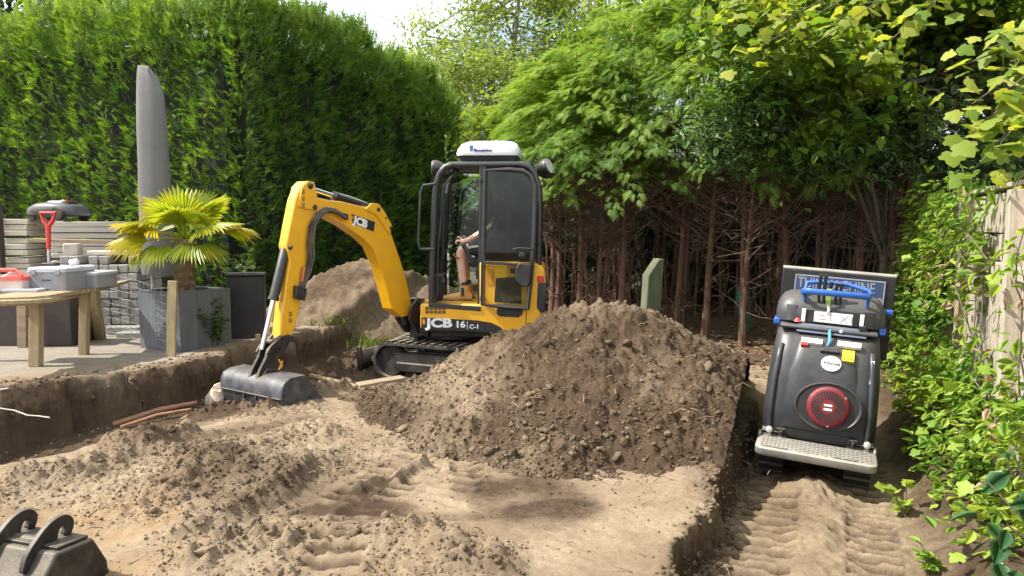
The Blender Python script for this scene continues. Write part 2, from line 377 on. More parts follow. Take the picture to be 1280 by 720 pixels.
# ------------------------------------------------------------------ ground: one sheet, dug out yard with a terrace on the left
BANK = [(-14, -1.6), (-8, 2.9), (-4.05, 5.95), (-3.1, 6.85), (-2.85, 7.7), (-2.5, 8.6), (-2.3, 9.6), (-1.2, 11.2)]
EDGE = [(0.25, 2.0), (0.80, 3.45), (1.22, 4.4), (1.84, 5.85), (2.2, 6.9), (2.4, 7.6)]
def gp(px, py, z=0.0):
    p = at(px, py, z); return (p.x, p.y)
def strip(x, y, pts, wdt):
    d, a = poly_dist(x, y, pts); return d, a, 1 - sst(wdt * 0.82, wdt, np.abs(d))
TRK1 = [gp(575, 520), gp(545, 548), gp(508, 580), gp(470, 603), gp(420, 632)]
TRK2 = [gp(572, 535), gp(578, 560), gp(584, 585), gp(586, 612)]
TRK0 = [gp(505, 600), gp(455, 640), gp(410, 720)]
RIDGES = [([gp(392, 583), gp(350, 620), gp(290, 655), gp(225, 672)], .10, .065), ([gp(250, 712), gp(330, 690), gp(420, 682), gp(520, 690), gp(600, 712)], .20, .075),
          ([gp(150, 560), gp(215, 575), gp(300, 590)], .18, .07), ([gp(262, 505), gp(330, 512), gp(395, 492), gp(440, 478)], .07, .07),
          ([gp(20, 608), gp(90, 600), gp(170, 570), gp(240, 545)], .10, .075), ([gp(180, 640), gp(240, 600), gp(330, 565), gp(400, 545)], .22, .04),
          ([gp(460, 612), gp(500, 600), gp(528, 590)], .05, .04)]
def ell(x, y, c, rx, ry, rot=0.0, soft=.5, nz=0):
    dx, dy = x - c[0], y - c[1]; ca, sa = math.cos(rot), math.sin(rot)
    r = np.hypot((dx * ca + dy * sa) / rx, (-dx * sa + dy * ca) / ry) + nz
    return 1 - sst(1 - soft, 1 + soft, r)
def ground(x, y, fine=True):
    x = np.asarray(x, float); y = np.asarray(y, float)
    wx = x + .08 * fbm(x, y, 1.7, 3, 5) if fine else x; wy = y + .08 * fbm(x, y, 1.7, 3, 6) if fine else y
    sd, arc = poly_dist(wx, wy, BANK)
    terr = 1 - sst(-.03, .06, sd + (.05 * fbm(x, y, 5, 5, 8, .62) if fine else 0))
    far = sst(8.0, 9.5, y)
    lowlen = 1 - sst(6.9, 8.4, y)
    pit = -(.31 - .23 * sst(5.3, 6.9, y)) * (1 - sst(.30, 1.25, sd)) * lowlen
    pit = pit * sst(2.0, 3.6, y + .6 * (x + 4) * 0)
    z = pit - .10 * ell(x, y, (-.5, 8.6), 2.2, 1.5, 0, .35) + .16 * sst(9.8, 11.5, y) * (1 - .3 * sst(0, 2, x))
    z = z * (1 - terr) + terr * .30
    # right trench for the dumper
    se, ea = poly_dist(wx + (.035 * fbm(x, y, 7, 5, 31, .62) if fine else 0), wy, EDGE)
    ins = (sst(-.008, .034, se)) * (1 - sst(6.3, 7.6, y))
    tw = -.24 * (1 - sst(.98, 1.45, se))
    outer = sst(1.45, 2.0, se) * .06
    z = z * (1 - ins) + ins * (tw + outer)
    z = z + .045 * ell(x, y, gp(895, 560), .30, .9, -.42, .5) * (1 - ins)
    rough = .16 + .75 * sst(-.05, .50, fbm(x, y, .6, 4, 3))
    mo = np.clip(.20 + .62 * fbm(x, y, .8, 5, 21), 0, .7)
    orange = np.zeros_like(x); 
    if not fine: return z, sd, se
    # smooth compacted patches / damp bands
    nz = .35 * fbm(x, y, 1.6, 4, 40)
    for c, rx, ry, rot, s in [(gp(668, 622), .36, .50, .2, .50), (gp(470, 565), .42, .33, .1, .5), (gp(440, 640), .40, .13, .1, .6), (gp(540, 648), .3, .07, 0, .5),
                              (gp(335, 530), .5, .22, .3, .55), (gp(690, 640), .3, .2, .4, .4), (gp(290, 545), .35, .1, .5, .35)]:
        e = ell(x, y, c, rx, ry, rot, .3, nz); mo = mo + s * e; rough = rough * (1 - .8 * e)
    for c, rx, ry, rot in [(gp(110, 668), .62, .45, .2), (gp(290, 530), .5, .2, .3), (gp(560, 560), .8, .35, 0), (gp(200, 700), .3, .25, 0), (gp(150, 712), .3, .2, 0), (gp(330, 665), .3, .12, .3), (gp(520, 565), .35, .2, 0), (gp(700, 680), .6, .3, .1), (gp(640, 700), .5, .2, 0)]:
        e = ell(x, y, c, rx, ry, rot, .35, nz); rough = rough * (1 - .75 * e); mo = mo * (1 - .6 * e)
    orange = .95 * np.clip(ell(x, y, gp(95, 660), .50, .36, .2, .5, nz) + ell(x, y, gp(160, 715), .25, .16, 0, .5, nz), 0, 1) * (.55 + .45 * fbm(x, y, 3, 3, 77))
    lumps = np.clip(billow(x, y, 6.5, 5, 50, .62) * .42 + .15, -.4, 1.1)
    w1 = worley(x + .01 * pn(x * 30, y * 30, 2), y, 13, 4); w2 = worley(x, y, 29, 9); w3 = worley(x, y, 7, 15)
    clod = np.clip(.62 - w1, 0, 1) * .055 + np.clip(.6 - w2, 0, 1) * .022
    for pts, wd, hh in RIDGES:
        d, a = poly_dist(x + .07 * pn(x * 4, y * 4, 61), y + .07 * pn(x * 4, y * 4, 62), pts)
        r = np.exp(-(d / wd) ** 2); r2 = r * (.5 + .75 * lumps)
        z = z + hh * r2; rough = np.maximum(rough, r * 1.35); mo = mo + .22 * r * (.5 + fbm(x, y, 4, 2, 9))
    loose = ell(x, y, gp(270, 590), 1.0, .62, .55, .5, nz); rough = np.maximum(rough, loose)
    inT = (1 - terr)
    off = lambda k: [(a + k * .917, b - k * .40) for a, b in EDGE]
    pm = np.zeros_like(x)
    for pts, wd in ((TRK1, .15), (TRK2, .10), (TRK0, .15), (off(.27), .19), (off(.86), .15)): pm = np.maximum(pm, strip(x, y, pts, wd * 1.1)[2])
    rough = rough * (1 - .75 * pm * (1 - loose * 0))
    grdir = .006 * np.sin(55 * (x * .5 + y * .85) + 4 * fbm(x, y, 2, 2, 12)) * sst(.0, .5, fbm(x, y, 1.1, 2, 14))
    amp = np.clip(rough, .06, 1.4) * (1 - ins * .45)
    z = z + inT * (.022 * fbm(x, y, 1.3, 4, 30) * (.3 + amp) * (1 - .6 * pm) + amp * (.010 * lumps + .007 * fbm(x, y, 13, 3, 35) + clod * 1.0 + np.clip(.5 - w3, 0, 1) * .06 * np.clip(amp - .55, 0, 1)) + .005 * fbm(x, y, 24, 3, 33) + grdir * (1 - pm))
    # track prints
    off = lambda k: [(a + k * .917, b - k * .40) for a, b in EDGE]
    tr_keep = 1 - sst(5.6, 6.2, y)
    def prints(z, mo, pts, wd, pitch, dep, keep=None):
        d, a, m_ = strip(x, y, pts, wd); m_ = m_ * (1 if keep is None else keep)
        m_ = m_ * sst(-.75, -.2, fbm(x, y, 2.3, 3, 19))
        wob = a + .012 * fbm(x, y, 6, 2, 88) + .02 * np.abs(d)
        lug = sst(-.35, .35, np.cos(2 * np.pi * wob / pitch)); lug = lug * (.7 + .3 * sst(-.3, .3, fbm(x, y, 7, 2, 90)))
        gro = np.exp(-((np.abs(d) - wd) / .03) ** 2)
        z = z * (1 - .0) + m_ * (lug * dep - dep * .6) + gro * .012
        return z, mo - .10 * m_ * lug + .75 * m_ * (1 - lug)  # grooves darker, lugs paler: relief shading put into the soil colour
    z, mo = prints(z, mo, TRK1, .14, .125, .060); z, mo = prints(z, mo, TRK2, .115, .125, .060); z, mo = prints(z, mo, TRK0, .15, .11, .035)
    z, mo2 = prints(z, mo, off(.27), .19, .112, .062, tr_keep); z, mo2 = prints(z, mo2, off(.86), .15, .112, .062, tr_keep)
    cm_ = np.exp(-((se - .58) / .12) ** 2) * ins * (1 - sst(5.3, 5.7, y))
    z = z + cm_ * (.025 + .05 * lumps) + 0.09 * np.exp(-(((x - gp(1000, 612, -.2)[0]) / .16) ** 2 + ((y - gp(1000, 612, -.2)[1]) / .2) ** 2)) * (.8 + .4 * lumps)
    mo = np.where(se > 0, mo * .5 * (1 - ins) + ins * (np.clip(.22 + .25 * fbm(x, y, 1.5, 3, 44), 0, .5) + mo2 - mo) + sst(.9, 1.25, se) * .75, mo2)
    # cut face and crumbly top of the block beside the trench
    mo = mo + .75 * np.exp(-((se - .03) / .06) ** 2) * (1 - sst(6.5, 7.2, y)) + .55 * ell(x, y, gp(905, 575), .28, .75, -.42, .4, nz) * (1 - sst(0, .05, se))
    # bank and trench floor: damp soil plus painted-in shadow; far peat
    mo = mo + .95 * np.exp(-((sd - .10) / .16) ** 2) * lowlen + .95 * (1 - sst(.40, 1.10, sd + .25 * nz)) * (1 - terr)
    peat = sst(7.6, 8.6, y + .25 * nz) * (1 - sst(.3, 1.6, x)); mo = mo + .95 * peat * (1 - terr)
    z = z + peat * inT * (.04 * lumps + .06 * fbm(x, y, 1.1, 4, 71) + clod * .8)
    pave = terr * sst(.10, .75, -sd + .5 * fbm(x, y, 1.1, 4, 73)) * (1 - sst(8.8, 9.6, y) * 0)
    pave = np.clip(pave, 0, 1); mo = np.where(terr > .5, mo * .25 + .35 * np.exp(-(sd / .22) ** 2) + .18 * (1 - pave) , mo)
    z = z + terr * (1 - pave) * (.018 * fbm(x, y, 5, 4, 74) + .012 * lumps)
    litter = np.clip(sst(8.6, 9.6, y + .6 * nz) * sst(.6, 1.6, x) + sst(1.25, 1.6, se) * .35 * sst(-.1, .3, fbm(x, y, 2, 3, 79)) , 0, 1)
    z = z + litter * .02 * fbm(x, y, 9, 3, 80)
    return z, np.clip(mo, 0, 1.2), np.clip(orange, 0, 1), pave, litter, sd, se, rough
def gz(x, y):
    return float(ground(np.array([x]), np.array([y]))[0][0])
def axis(segs):
    o = []
    for a, b, s0, s1 in segs:
        t = a
        while t < b: o.append(t); t += s0 + (s1 - s0) * (t - a) / (b - a)
    o.append(segs[-1][1]); return np.array(o)
gx = axis([(-60, -14, 6, 3), (-14, -6, 1.0, .08), (-6, -2.7, .05, .016), (-2.7, 2.7, .0145, .0145), (2.7, 5, .016, .05), (5, 12, .08, 1), (12, 60, 3, 6)])
gy = axis([(-25, 1, 5, .5), (1, 2.7, .2, .03), (2.7, 5.5, .0125, .0165), (5.5, 8, .017, .026), (8, 12.5, .03, .07), (12.5, 20, .15, 1), (20, 90, 2, 8)])
GX, GY = np.meshgrid(gx, gy)
res = ground(GX.ravel(), GY.ravel())
def grid_mesh(name, X, Y, Z, nx, ny, attrs, keep=None):
    me = bpy.data.meshes.new(name); n = nx * ny
    co = np.stack([X.ravel(), Y.ravel(), Z.ravel()], 1).astype(np.float32)
    i = np.arange(ny - 1)[:, None] * nx + np.arange(nx - 1)[None]; q = np.stack([i, i + 1, i + nx + 1, i + nx], -1).reshape(-1, 4)
    if keep is not None: q = q[keep.ravel()[q].any(1)]
    me.vertices.add(n); me.vertices.foreach_set('co', co.ravel())
    me.loops.add(q.size); me.loops.foreach_set('vertex_index', q.ravel().astype(np.int32))
    me.polygons.add(len(q)); me.polygons.foreach_set('loop_start', (np.arange(len(q)) * 4).astype(np.int32)); me.polygons.foreach_set('loop_total', np.full(len(q), 4, np.int32))
    me.update(); me.shade_smooth()
    for k, a in attrs.items():
        at_ = me.attributes.new(k, 'FLOAT', 'POINT'); at_.data.foreach_set('value', np.ascontiguousarray(a, np.float32).ravel())
    return me
gm = grid_mesh('ground', GX, GY, res[0], len(gx), len(gy), dict(moist_shade=res[1], orange=res[2], pave=res[3], litter=res[4]))
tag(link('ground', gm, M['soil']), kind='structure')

# ------------------------------------------------------------------ heaps of soil
RP = np.array([(-1.35, 6.95, .04), (-.95, 6.9, .17), (-.50, 6.8, .37), (-.02, 6.7, .62), (.42, 6.6, .82), (.75, 6.5, .90), (1.02, 6.5, .90), (1.22, 6.55, .72), (1.55, 6.6, .42), (1.95, 6.7, .20)])
def heap_raw(x, y, R, s1, s2):
    h = np.full(np.shape(x), -5.0)
    wx = x + .10 * fbm(x, y, 1.6, 3, 101); wy = y + .10 * fbm(x, y, 1.6, 3, 102)
    for (ax, ay, ah), (bx, by, bh) in zip(R[:-1], R[1:]):
        for t in np.linspace(0, 1, 6):
            d = np.hypot(wx - ax - t * (bx - ax), wy - ay - t * (by - ay)); hh = ah + t * (bh - ah)
            h = np.maximum(h, hh + .05 - np.sqrt((s1 * d) ** 2 + .0025) )
    return h
def heap(x, y):
    h = heap_raw(x, y, RP, .52, .8)
    foot = np.log1p(np.exp(np.clip(h / .05, -30, 30))) * .05
    lum = billow(x, y, 3.2, 4, 111); w1 = worley(x, y, 14, 121); w2 = worley(x, y, 31, 131); w0 = worley(x, y, 6, 141)
    rg = sst(-.12, .1, h)
    return foot - .05 + rg * (.035 * lum + .05 * fbm(x, y, 1.8, 3, 113) + np.clip(.6 - w1, 0, 1) * .06 * (.4 + .9 * sst(-.3, .4, fbm(x, y, 2.2, 2, 117))) + np.clip(.6 - w2, 0, 1) * .030 + .012 * fbm(x, y, 14, 3, 119) + np.clip(.5 - w0, 0, 1) * .09 * sst(-.2, .3, fbm(x, y, 1.2, 2, 7))), h
hx_ = axis([(-2.0, 2.75, .0115, .0115)]); hy_ = axis([(4.3, 6.6, .0125, .0135), (6.6, 8.6, .016, .05)])
HX, HY = np.meshgrid(hx_, hy_); hh, hraw = heap(HX.ravel(), HY.ravel())
bz = ground(HX.ravel(), HY.ravel(), False)
HZ = bz[0] + hh; HZ = np.where(hraw < -.10, bz[0] - .12, HZ)
hm_ = np.clip(0.86 + .62 * fbm(HX.ravel(), HY.ravel(), 1.1, 5, 151) + .16 * (1 - sst(.0, .35, hraw)) - .08 * sst(.5, .9, hraw) - .28 * (1 - sst(-.8, .2, HX.ravel())), .08, .98)
zz = np.zeros(HX.size)
hmesh = grid_mesh('soil_heap', HX, HY, HZ, len(hx_), len(hy_), dict(moist_shade=hm_, orange=zz, pave=zz, litter=zz), keep=(hraw > -.12) & (bz[2] < -.02))
tag(link('soil_heap', hmesh, M['soil']), 'large heap of loose brown soil in the middle of the dug yard', 'soil heap', kind='thing')
def heap_top(x, y):
    return ground(x, y, False)[0] + heap(x, y)[0]
RF = np.array([(-3.0, 10.9, .30), (-2.6, 10.9, .55), (-2.2, 10.9, .72), (-1.8, 10.9, .58), (-1.2, 11.0, .52), (-.6, 11.2, .40), (.0, 11.2, .2)])
fx_ = axis([(-5, 1.4, .04, .04)]); fy_ = axis([(9.2, 12.8, .04, .04)]); FX, FY = np.meshgrid(fx_, fy_)
fr = heap_raw(FX.ravel(), FY.ravel(), RF, .6, .6); fb = ground(FX.ravel(), FY.ravel(), False)[0]
FZ = fb + np.maximum(fr, -.15) + sst(-.1, .1, fr) * (.05 * billow(FX.ravel(), FY.ravel(), 2.5, 4, 161) + np.clip(.6 - worley(FX.ravel(), FY.ravel(), 9, 3), 0, 1) * .07)
fmo = np.clip(.72 + .4 * fbm(FX.ravel(), FY.ravel(), 1.2, 4, 171), 0, .9); zz = np.zeros(FX.size)  # value raised to paint the hedge's shade onto the far heap
tag(link('soil_heap', grid_mesh('far_heap', FX, FY, FZ, len(fx_), len(fy_), dict(moist_shade=fmo, orange=zz, pave=zz, litter=zz), keep=fr > -.15), M['soil']),
    'shaded heap of sandy soil behind the excavator arm, against the tall hedge', 'soil heap', kind='thing')

# thin root fibres and twigs caught in the dug soil
mb = MB(); rr_ = random.Random(3)
for i in range(170):
    x = rr_.uniform(-3.0, 2.0) if i > 70 else rr_.uniform(-.9, 2.1); y = rr_.uniform(3.3, 6.4) if i > 70 else rr_.uniform(4.9, 6.4)
    X_, Y_ = np.array([x]), np.array([y]); z = float(max(heap_top(X_, Y_)[0] if heap_raw(X_, Y_, RP, .52, .8)[0] > -.1 else -9, ground(X_, Y_)[0][0])); a = rr_.uniform(0, 6.28); L = rr_.uniform(.03, .13)
    p = Vector((x, y, z + .006)); d = Vector((math.cos(a), math.sin(a), rr_.uniform(-.1, .35))) * L; mb.tube([p, p + d * .5 + Vector((0, 0, L * rr_.uniform(0, .3))), p + d], [.0035, .003, .0015], 4, cap=False)
tag(mb.build('root_fibres', mat('root_fibre', (.12, .07, .04), .9, col2=(.34, .24, .15), scale=3), None), kind='stuff')

# clods: loose lumps lying on heap and ground, nobody could count them
def ico_clods(k, sub):
    bm = bmesh.new(); bmesh.ops.create_icosphere(bm, subdivisions=sub, radius=1); out = []
    V = np.array([v.co[:] for v in bm.verts]); F = np.array([[v.index for v in f.verts] for f in bm.faces]); bm.free()
    for s in range(k):
        r = np.random.default_rng(s + 5); q = V.copy()
        for _ in range(3):
            a = r.normal(size=3); a /= np.linalg.norm(a); q += .24 * np.sin(q @ a[:, None] * 3.5 + r.uniform(0, 6)) * q
        q += r.normal(0, .11, q.shape); q *= [1, r.uniform(.7, 1), r.uniform(.55, .8)]; out.append((q, F))
    return out
def rand_rot(n, tilt=.5):
    a = RNG.uniform(0, 2 * np.pi, n); b = RNG.normal(0, tilt, n); c = RNG.normal(0, tilt, n)
    ca, sa, cb, sb, cc, sc_ = np.cos(a), np.sin(a), np.cos(b), np.sin(b), np.cos(c), np.sin(c); o = np.zeros(n)
    Rz = np.stack([ca, -sa, o, sa, ca, o, o, o, o + 1], 1).reshape(-1, 3, 3); Rx = np.stack([o + 1, o, o, o, cb, -sb, o, sb, cb], 1).reshape(-1, 3, 3)
    Ry = np.stack([cc, o, sc_, o, o + 1, o, -sc_, o, cc], 1).reshape(-1, 3, 3); return Rz @ Rx @ Ry
def scatter(name, temps, pos, mats, attrs, material, parent=None, smooth=False):
    """one mesh from many placed copies of small templates; attrs are per-copy floats"""
    pos = np.asarray(pos, float); n = len(pos); pick = RNG.integers(0, len(temps), n) if len(temps) > 1 else np.zeros(n, int)
    Vs = []; Ls = []; LT = []; A = {k: [] for k in attrs}; b = 0
    for t, (V, F) in enumerate(temps):
        ix = np.nonzero(pick == t)[0]
        if len(ix) == 0: continue
        W = np.einsum('nij,vj->nvi', mats[ix], V) + pos[ix][:, None]
        Vs.append(W.reshape(-1, 3)); m = len(V); offs = b + np.arange(len(ix)) * m
        Ls.append((F[None] + offs[:, None, None]).reshape(-1)); LT.append(np.full(len(ix) * len(F), F.shape[1])); b += m * len(ix)
        for k, a in attrs.items(): A[k].append(np.repeat(np.asarray(a)[ix], m))
    V = np.concatenate(Vs).astype(np.float32); L = np.concatenate(Ls).astype(np.int32); T = np.concatenate(LT).astype(np.int32)
    me = bpy.data.meshes.new(name); me.vertices.add(len(V)); me.vertices.foreach_set('co', V.ravel())
    me.loops.add(len(L)); me.loops.foreach_set('vertex_index', L); me.polygons.add(len(T))
    st = np.concatenate([[0], np.cumsum(T)[:-1]]).astype(np.int32); me.polygons.foreach_set('loop_start', st); me.polygons.foreach_set('loop_total', T)
    me.update()
    if smooth: me.shade_smooth()
    for k in attrs:
        at_ = me.attributes.new(k, 'FLOAT', 'POINT'); at_.data.foreach_set('value', np.concatenate(A[k]).astype(np.float32))
    return link(name, me, material, parent)
def clod_field(n, sizes, xr, yr, dens, zf, temps, mo_rng, name):
    x = RNG.uniform(*xr, n * 4); y = RNG.uniform(*yr, n * 4); k = RNG.random(n * 4) < dens(x, y); x = x[k][:n]; y = y[k][:n]; n = len(x)
    s = sizes[0] * (sizes[1] / sizes[0]) ** (RNG.random(n) ** 2.2)
    z = zf(x, y) + s * .1
    return np.stack([x, y, z], 1), rand_rot(n) * s[:, None, None], RNG.uniform(*mo_rng, n)
c1 = ico_clods(5, 1); c2 = ico_clods(4, 2)
def d_heap(x, y):
    h = heap_raw(x, y, RP, .52, .8); sd_ = ground(x, y, False)[2]; return (h > -.10) * (sd_ < -.04) * (.25 + .75 * (1 - sst(-.05, .5, h))) * (.4 + .6 * sst(-.3, .3, fbm(x, y, 1.3, 2, 7)))
def d_gr(x, y):
    r = ground(x, y); return np.clip(r[7] - .18, .035, 1) * (r[3] < .3) * (r[6] < .0) * (r[5] > .03)
gzv = lambda x, y: ground(x, y)[0]
P1, R1, m1 = clod_field(13000, (.004, .016), (-1.6, 2.5), (4.6, 7.0), d_heap, heap_top, c1, (.35, 1.0), 'a')
P2, R2, m2 = clod_field(170, (.018, .042), (-.9, 2.3), (4.7, 6.6), lambda x, y: d_heap(x, y) ** 1.3, heap_top, c2, (.35, .8), 'b')
P3, R3, m3 = clod_field(24000, (.0032, .014), (-3.2, 1.9), (3.0, 7.5), d_gr, gzv, c1, (.15, .6), 'c')
P4, R4, m4 = clod_field(150, (.016, .036), (-3.2, 1.9), (3.2, 7.5), lambda x, y: d_gr(x, y) ** 1.5, gzv, c2, (.15, .6), 'd')
bm_x = RNG.uniform(-4.4, -2.2, 3000); bm_y = RNG.uniform(5, 8, 3000); sdb = ground(bm_x, bm_y, False)[1]; kk = (np.abs(sdb) < .30); bm_x = bm_x[kk]; bm_y = bm_y[kk]; sb = .005 * 5 ** (RNG.random(len(bm_x)) ** 2)
P5 = np.stack([bm_x, bm_y, gzv(bm_x, bm_y) + sb * .2], 1); R5 = rand_rot(len(bm_x)) * sb[:, None, None]
ea_ = RNG.random(1500); ex_ = np.interp(ea_ * 4.6, [0, 1.55, 2.6, 4.17, 5.3], [e[0] for e in EDGE[:5]]) + RNG.choice([-1, 1], 1500) * np.abs(RNG.normal(0, .05, 1500)) + .02; ey_ = np.interp(ea_ * 4.6, [0, 1.55, 2.6, 4.17, 5.3], [e[1] for e in EDGE[:5]])
se_ = RNG.uniform(.004, .02, 1500); P6 = np.stack([ex_, ey_, gzv(ex_, ey_) + se_ * .15], 1); R6 = rand_rot(1500) * se_[:, None, None]
m3 = np.clip(ground(P3[:, 0], P3[:, 1])[1] + RNG.normal(.06, .10, len(P3)), 0, 1); m4 = np.clip(ground(P4[:, 0], P4[:, 1])[1] + RNG.normal(.06, .10, len(P4)), 0, 1)
P5 = np.concatenate([P5, P6]); R5 = np.concatenate([R5, R6])
Pq = np.concatenate([P1, P3, P5]); Rq = np.concatenate([R1, R3, R5]); mq = np.concatenate([m1, m3, RNG.uniform(.3, .7, len(P5))]); z0 = np.zeros(len(Pq))
tag(scatter('soil_clods', c1, Pq, Rq, dict(moist_shade=mq, orange=z0, pave=z0, litter=z0), M['soil'], smooth=True), kind='stuff')
Pq = np.concatenate([P2, P4]); Rq = np.concatenate([R2, R4]); mq = np.concatenate([m2, m4]); z0 = np.zeros(len(Pq))
tag(scatter('soil_clods', c2, Pq, Rq, dict(moist_shade=mq, orange=z0, pave=z0, litter=z0), M['soil'], smooth=True), kind='stuff')
for px, py, s in [(797, 581, .062)]:
    p = at(px, py, 0.02); V, F = c2[1]; mb = MB().add([tuple(v * s) for v in V], [tuple(f) for f in F], Matrix.Translation((p.x, p.y, .03)))
    o = mb.build('stone', mat('dark_stone', (.10, .085, .07), .8, bump=.4)); tag(o, 'single dark lump of stone on the sand in front of the big soil heap', 'stone')
V, F = c2[2]; p = at(270, 508, -.1); s = .085
o = MB().add([(v[0] * s, v[1] * s * .8, v[2] * s * 1.7) for v in V], [tuple(f) for f in F], Matrix.Translation((p.x, p.y, gz(p.x, p.y) + .07))).build('sand_lump', mat('pale_sand_lump', (.36, .25, .16), .9, scale=14, col2=(.62, .55, .44), bump=.8))
tag(o, 'upright pale orange lump of sand on the trench floor near the excavator bucket', 'sand lump')

# ------------------------------------------------------------------ vegetation
def T_(vs, fs): return (np.array(vs, float), np.array(fs, int))
def spray_template(n=6, wd=.30, droop=.12, seed=0, wk=.115):
    r = np.random.default_rng(seed); vs = []; fs = []
    def kite(a, b, wdt, zz):
        a = np.array(a, float); b = np.array(b, float); d = b - a; p = np.array([-d[1], d[0], 0]) / (np.linalg.norm(d[:2]) + 1e-9) * wdt
        k = len(vs); m = a + d * .45; vs.extend([a, m + p + [0, 0, zz], b, m - p + [0, 0, zz]]); fs.extend([(k, k + 1, k + 2), (k, k + 2, k + 3)])
    zc = lambda t: -droop * t * t
    kite((0, 0, 0), (0, 1, zc(1)), .045, .01)
    for i in range(n):
        t = .12 + .78 * i / n
        for s in (-1, 1):
            L = wd * (1.15 - t * .75) * r.uniform(.8, 1.2); a = math.radians(r.uniform(38, 58))
            kite((0, t, zc(t)), (s * math.sin(a) * L, t + math.cos(a) * L, zc(t) - .10 * L + r.uniform(-.05, .05)), L * wk, .02)
    return T_(vs, fs)
SPRAYS = [spray_template(8, .36, .22, s, .075) for s in range(4)]
PLUMES = [spray_template(4, .30, .05, 20 + s) for s in range(4)]
SHORT = [spray_template(4, .5, .2, 40 + s) for s in range(3)]
LEAF1 = [T_([(0, 0, 0), (.26, .42, .06), (0, 1, -.04), (-.26, .42, .06)], [(0, 1, 2), (0, 2, 3)])]
LEAFLONG = [T_([(0, 0, 0), (.08, .4, .02), (0, 1, -.18), (-.08, .4, .02)], [(0, 1, 2), (0, 2, 3)])]
def oval_leaf(wd=.3, fold=.10, curl=.12):
    vs = [(0, 0, 0)]; prof = [(.18, .55), (.42, 1.0), (.68, .8), (.88, .38)]
    vs += [(0, t, -curl * t * t) for t, _ in prof] + [(0, 1, -curl)]
    for s in (1, -1): vs += [(s * wd * k, t - .02, -curl * t * t + fold * k) for t, k in prof]
    fs = []
    for s in (0, 1):
        b = 6 + 4 * s; mid = [0, 1, 2, 3, 4, 5]; ed = [0, b, b + 1, b + 2, b + 3, 5]
        for i in range(5):
            if ed[i] != mid[i]: fs.append((mid[i], ed[i], ed[i + 1]))
            if ed[i + 1] != mid[i + 1]: fs.append((mid[i], ed[i + 1], mid[i + 1]))
    return T_(vs, fs)
OVAL = [oval_leaf(.3), oval_leaf(.36, .06, .2), oval_leaf(.26, .14, .05)]
def lobed_leaf(seed=0):
    r = np.random.default_rng(seed); c = (0, .35, .02); pts = [(0, 0), (.18, -.05), (.38, .03), (.37, .19), (.55, .33), (.50, .50), (.31, .55), (.25, .74), (0, 1.0)]
    out = [(x, y, -.10 * (abs(x) + abs(y - .35)) + r.uniform(-.03, .03)) for x, y in pts] + [(-x, y, -.10 * (abs(x) + abs(y - .35)) + r.uniform(-.03, .03)) for x, y in pts[-2:0:-1]]
    vs = [c] + out; n = len(out); return T_(vs, [(0, 1 + i, 1 + (i + 1) % n) for i in range(n)])
LOBED = [lobed_leaf(s) for s in range(3)]
def basis(d, up, roll=.5):
    """rotation matrices whose Y axis is d and Z leans to up"""
    d = d / np.linalg.norm(d, axis=1, keepdims=True); up = up + RNG.normal(0, roll, d.shape)
    x = np.cross(d, up); x /= np.linalg.norm(x, axis=1, keepdims=True) + 1e-9; z = np.cross(x, d); return np.stack([x, d, z], 2)
def unit(n):
    v = RNG.normal(size=(n, 3)); return v / np.linalg.norm(v, axis=1, keepdims=True)
UP = np.array([0, 0, 1.0])

def trunk_mesh(pts, radii, n=8):
    return MB().tube(pts, radii, n)

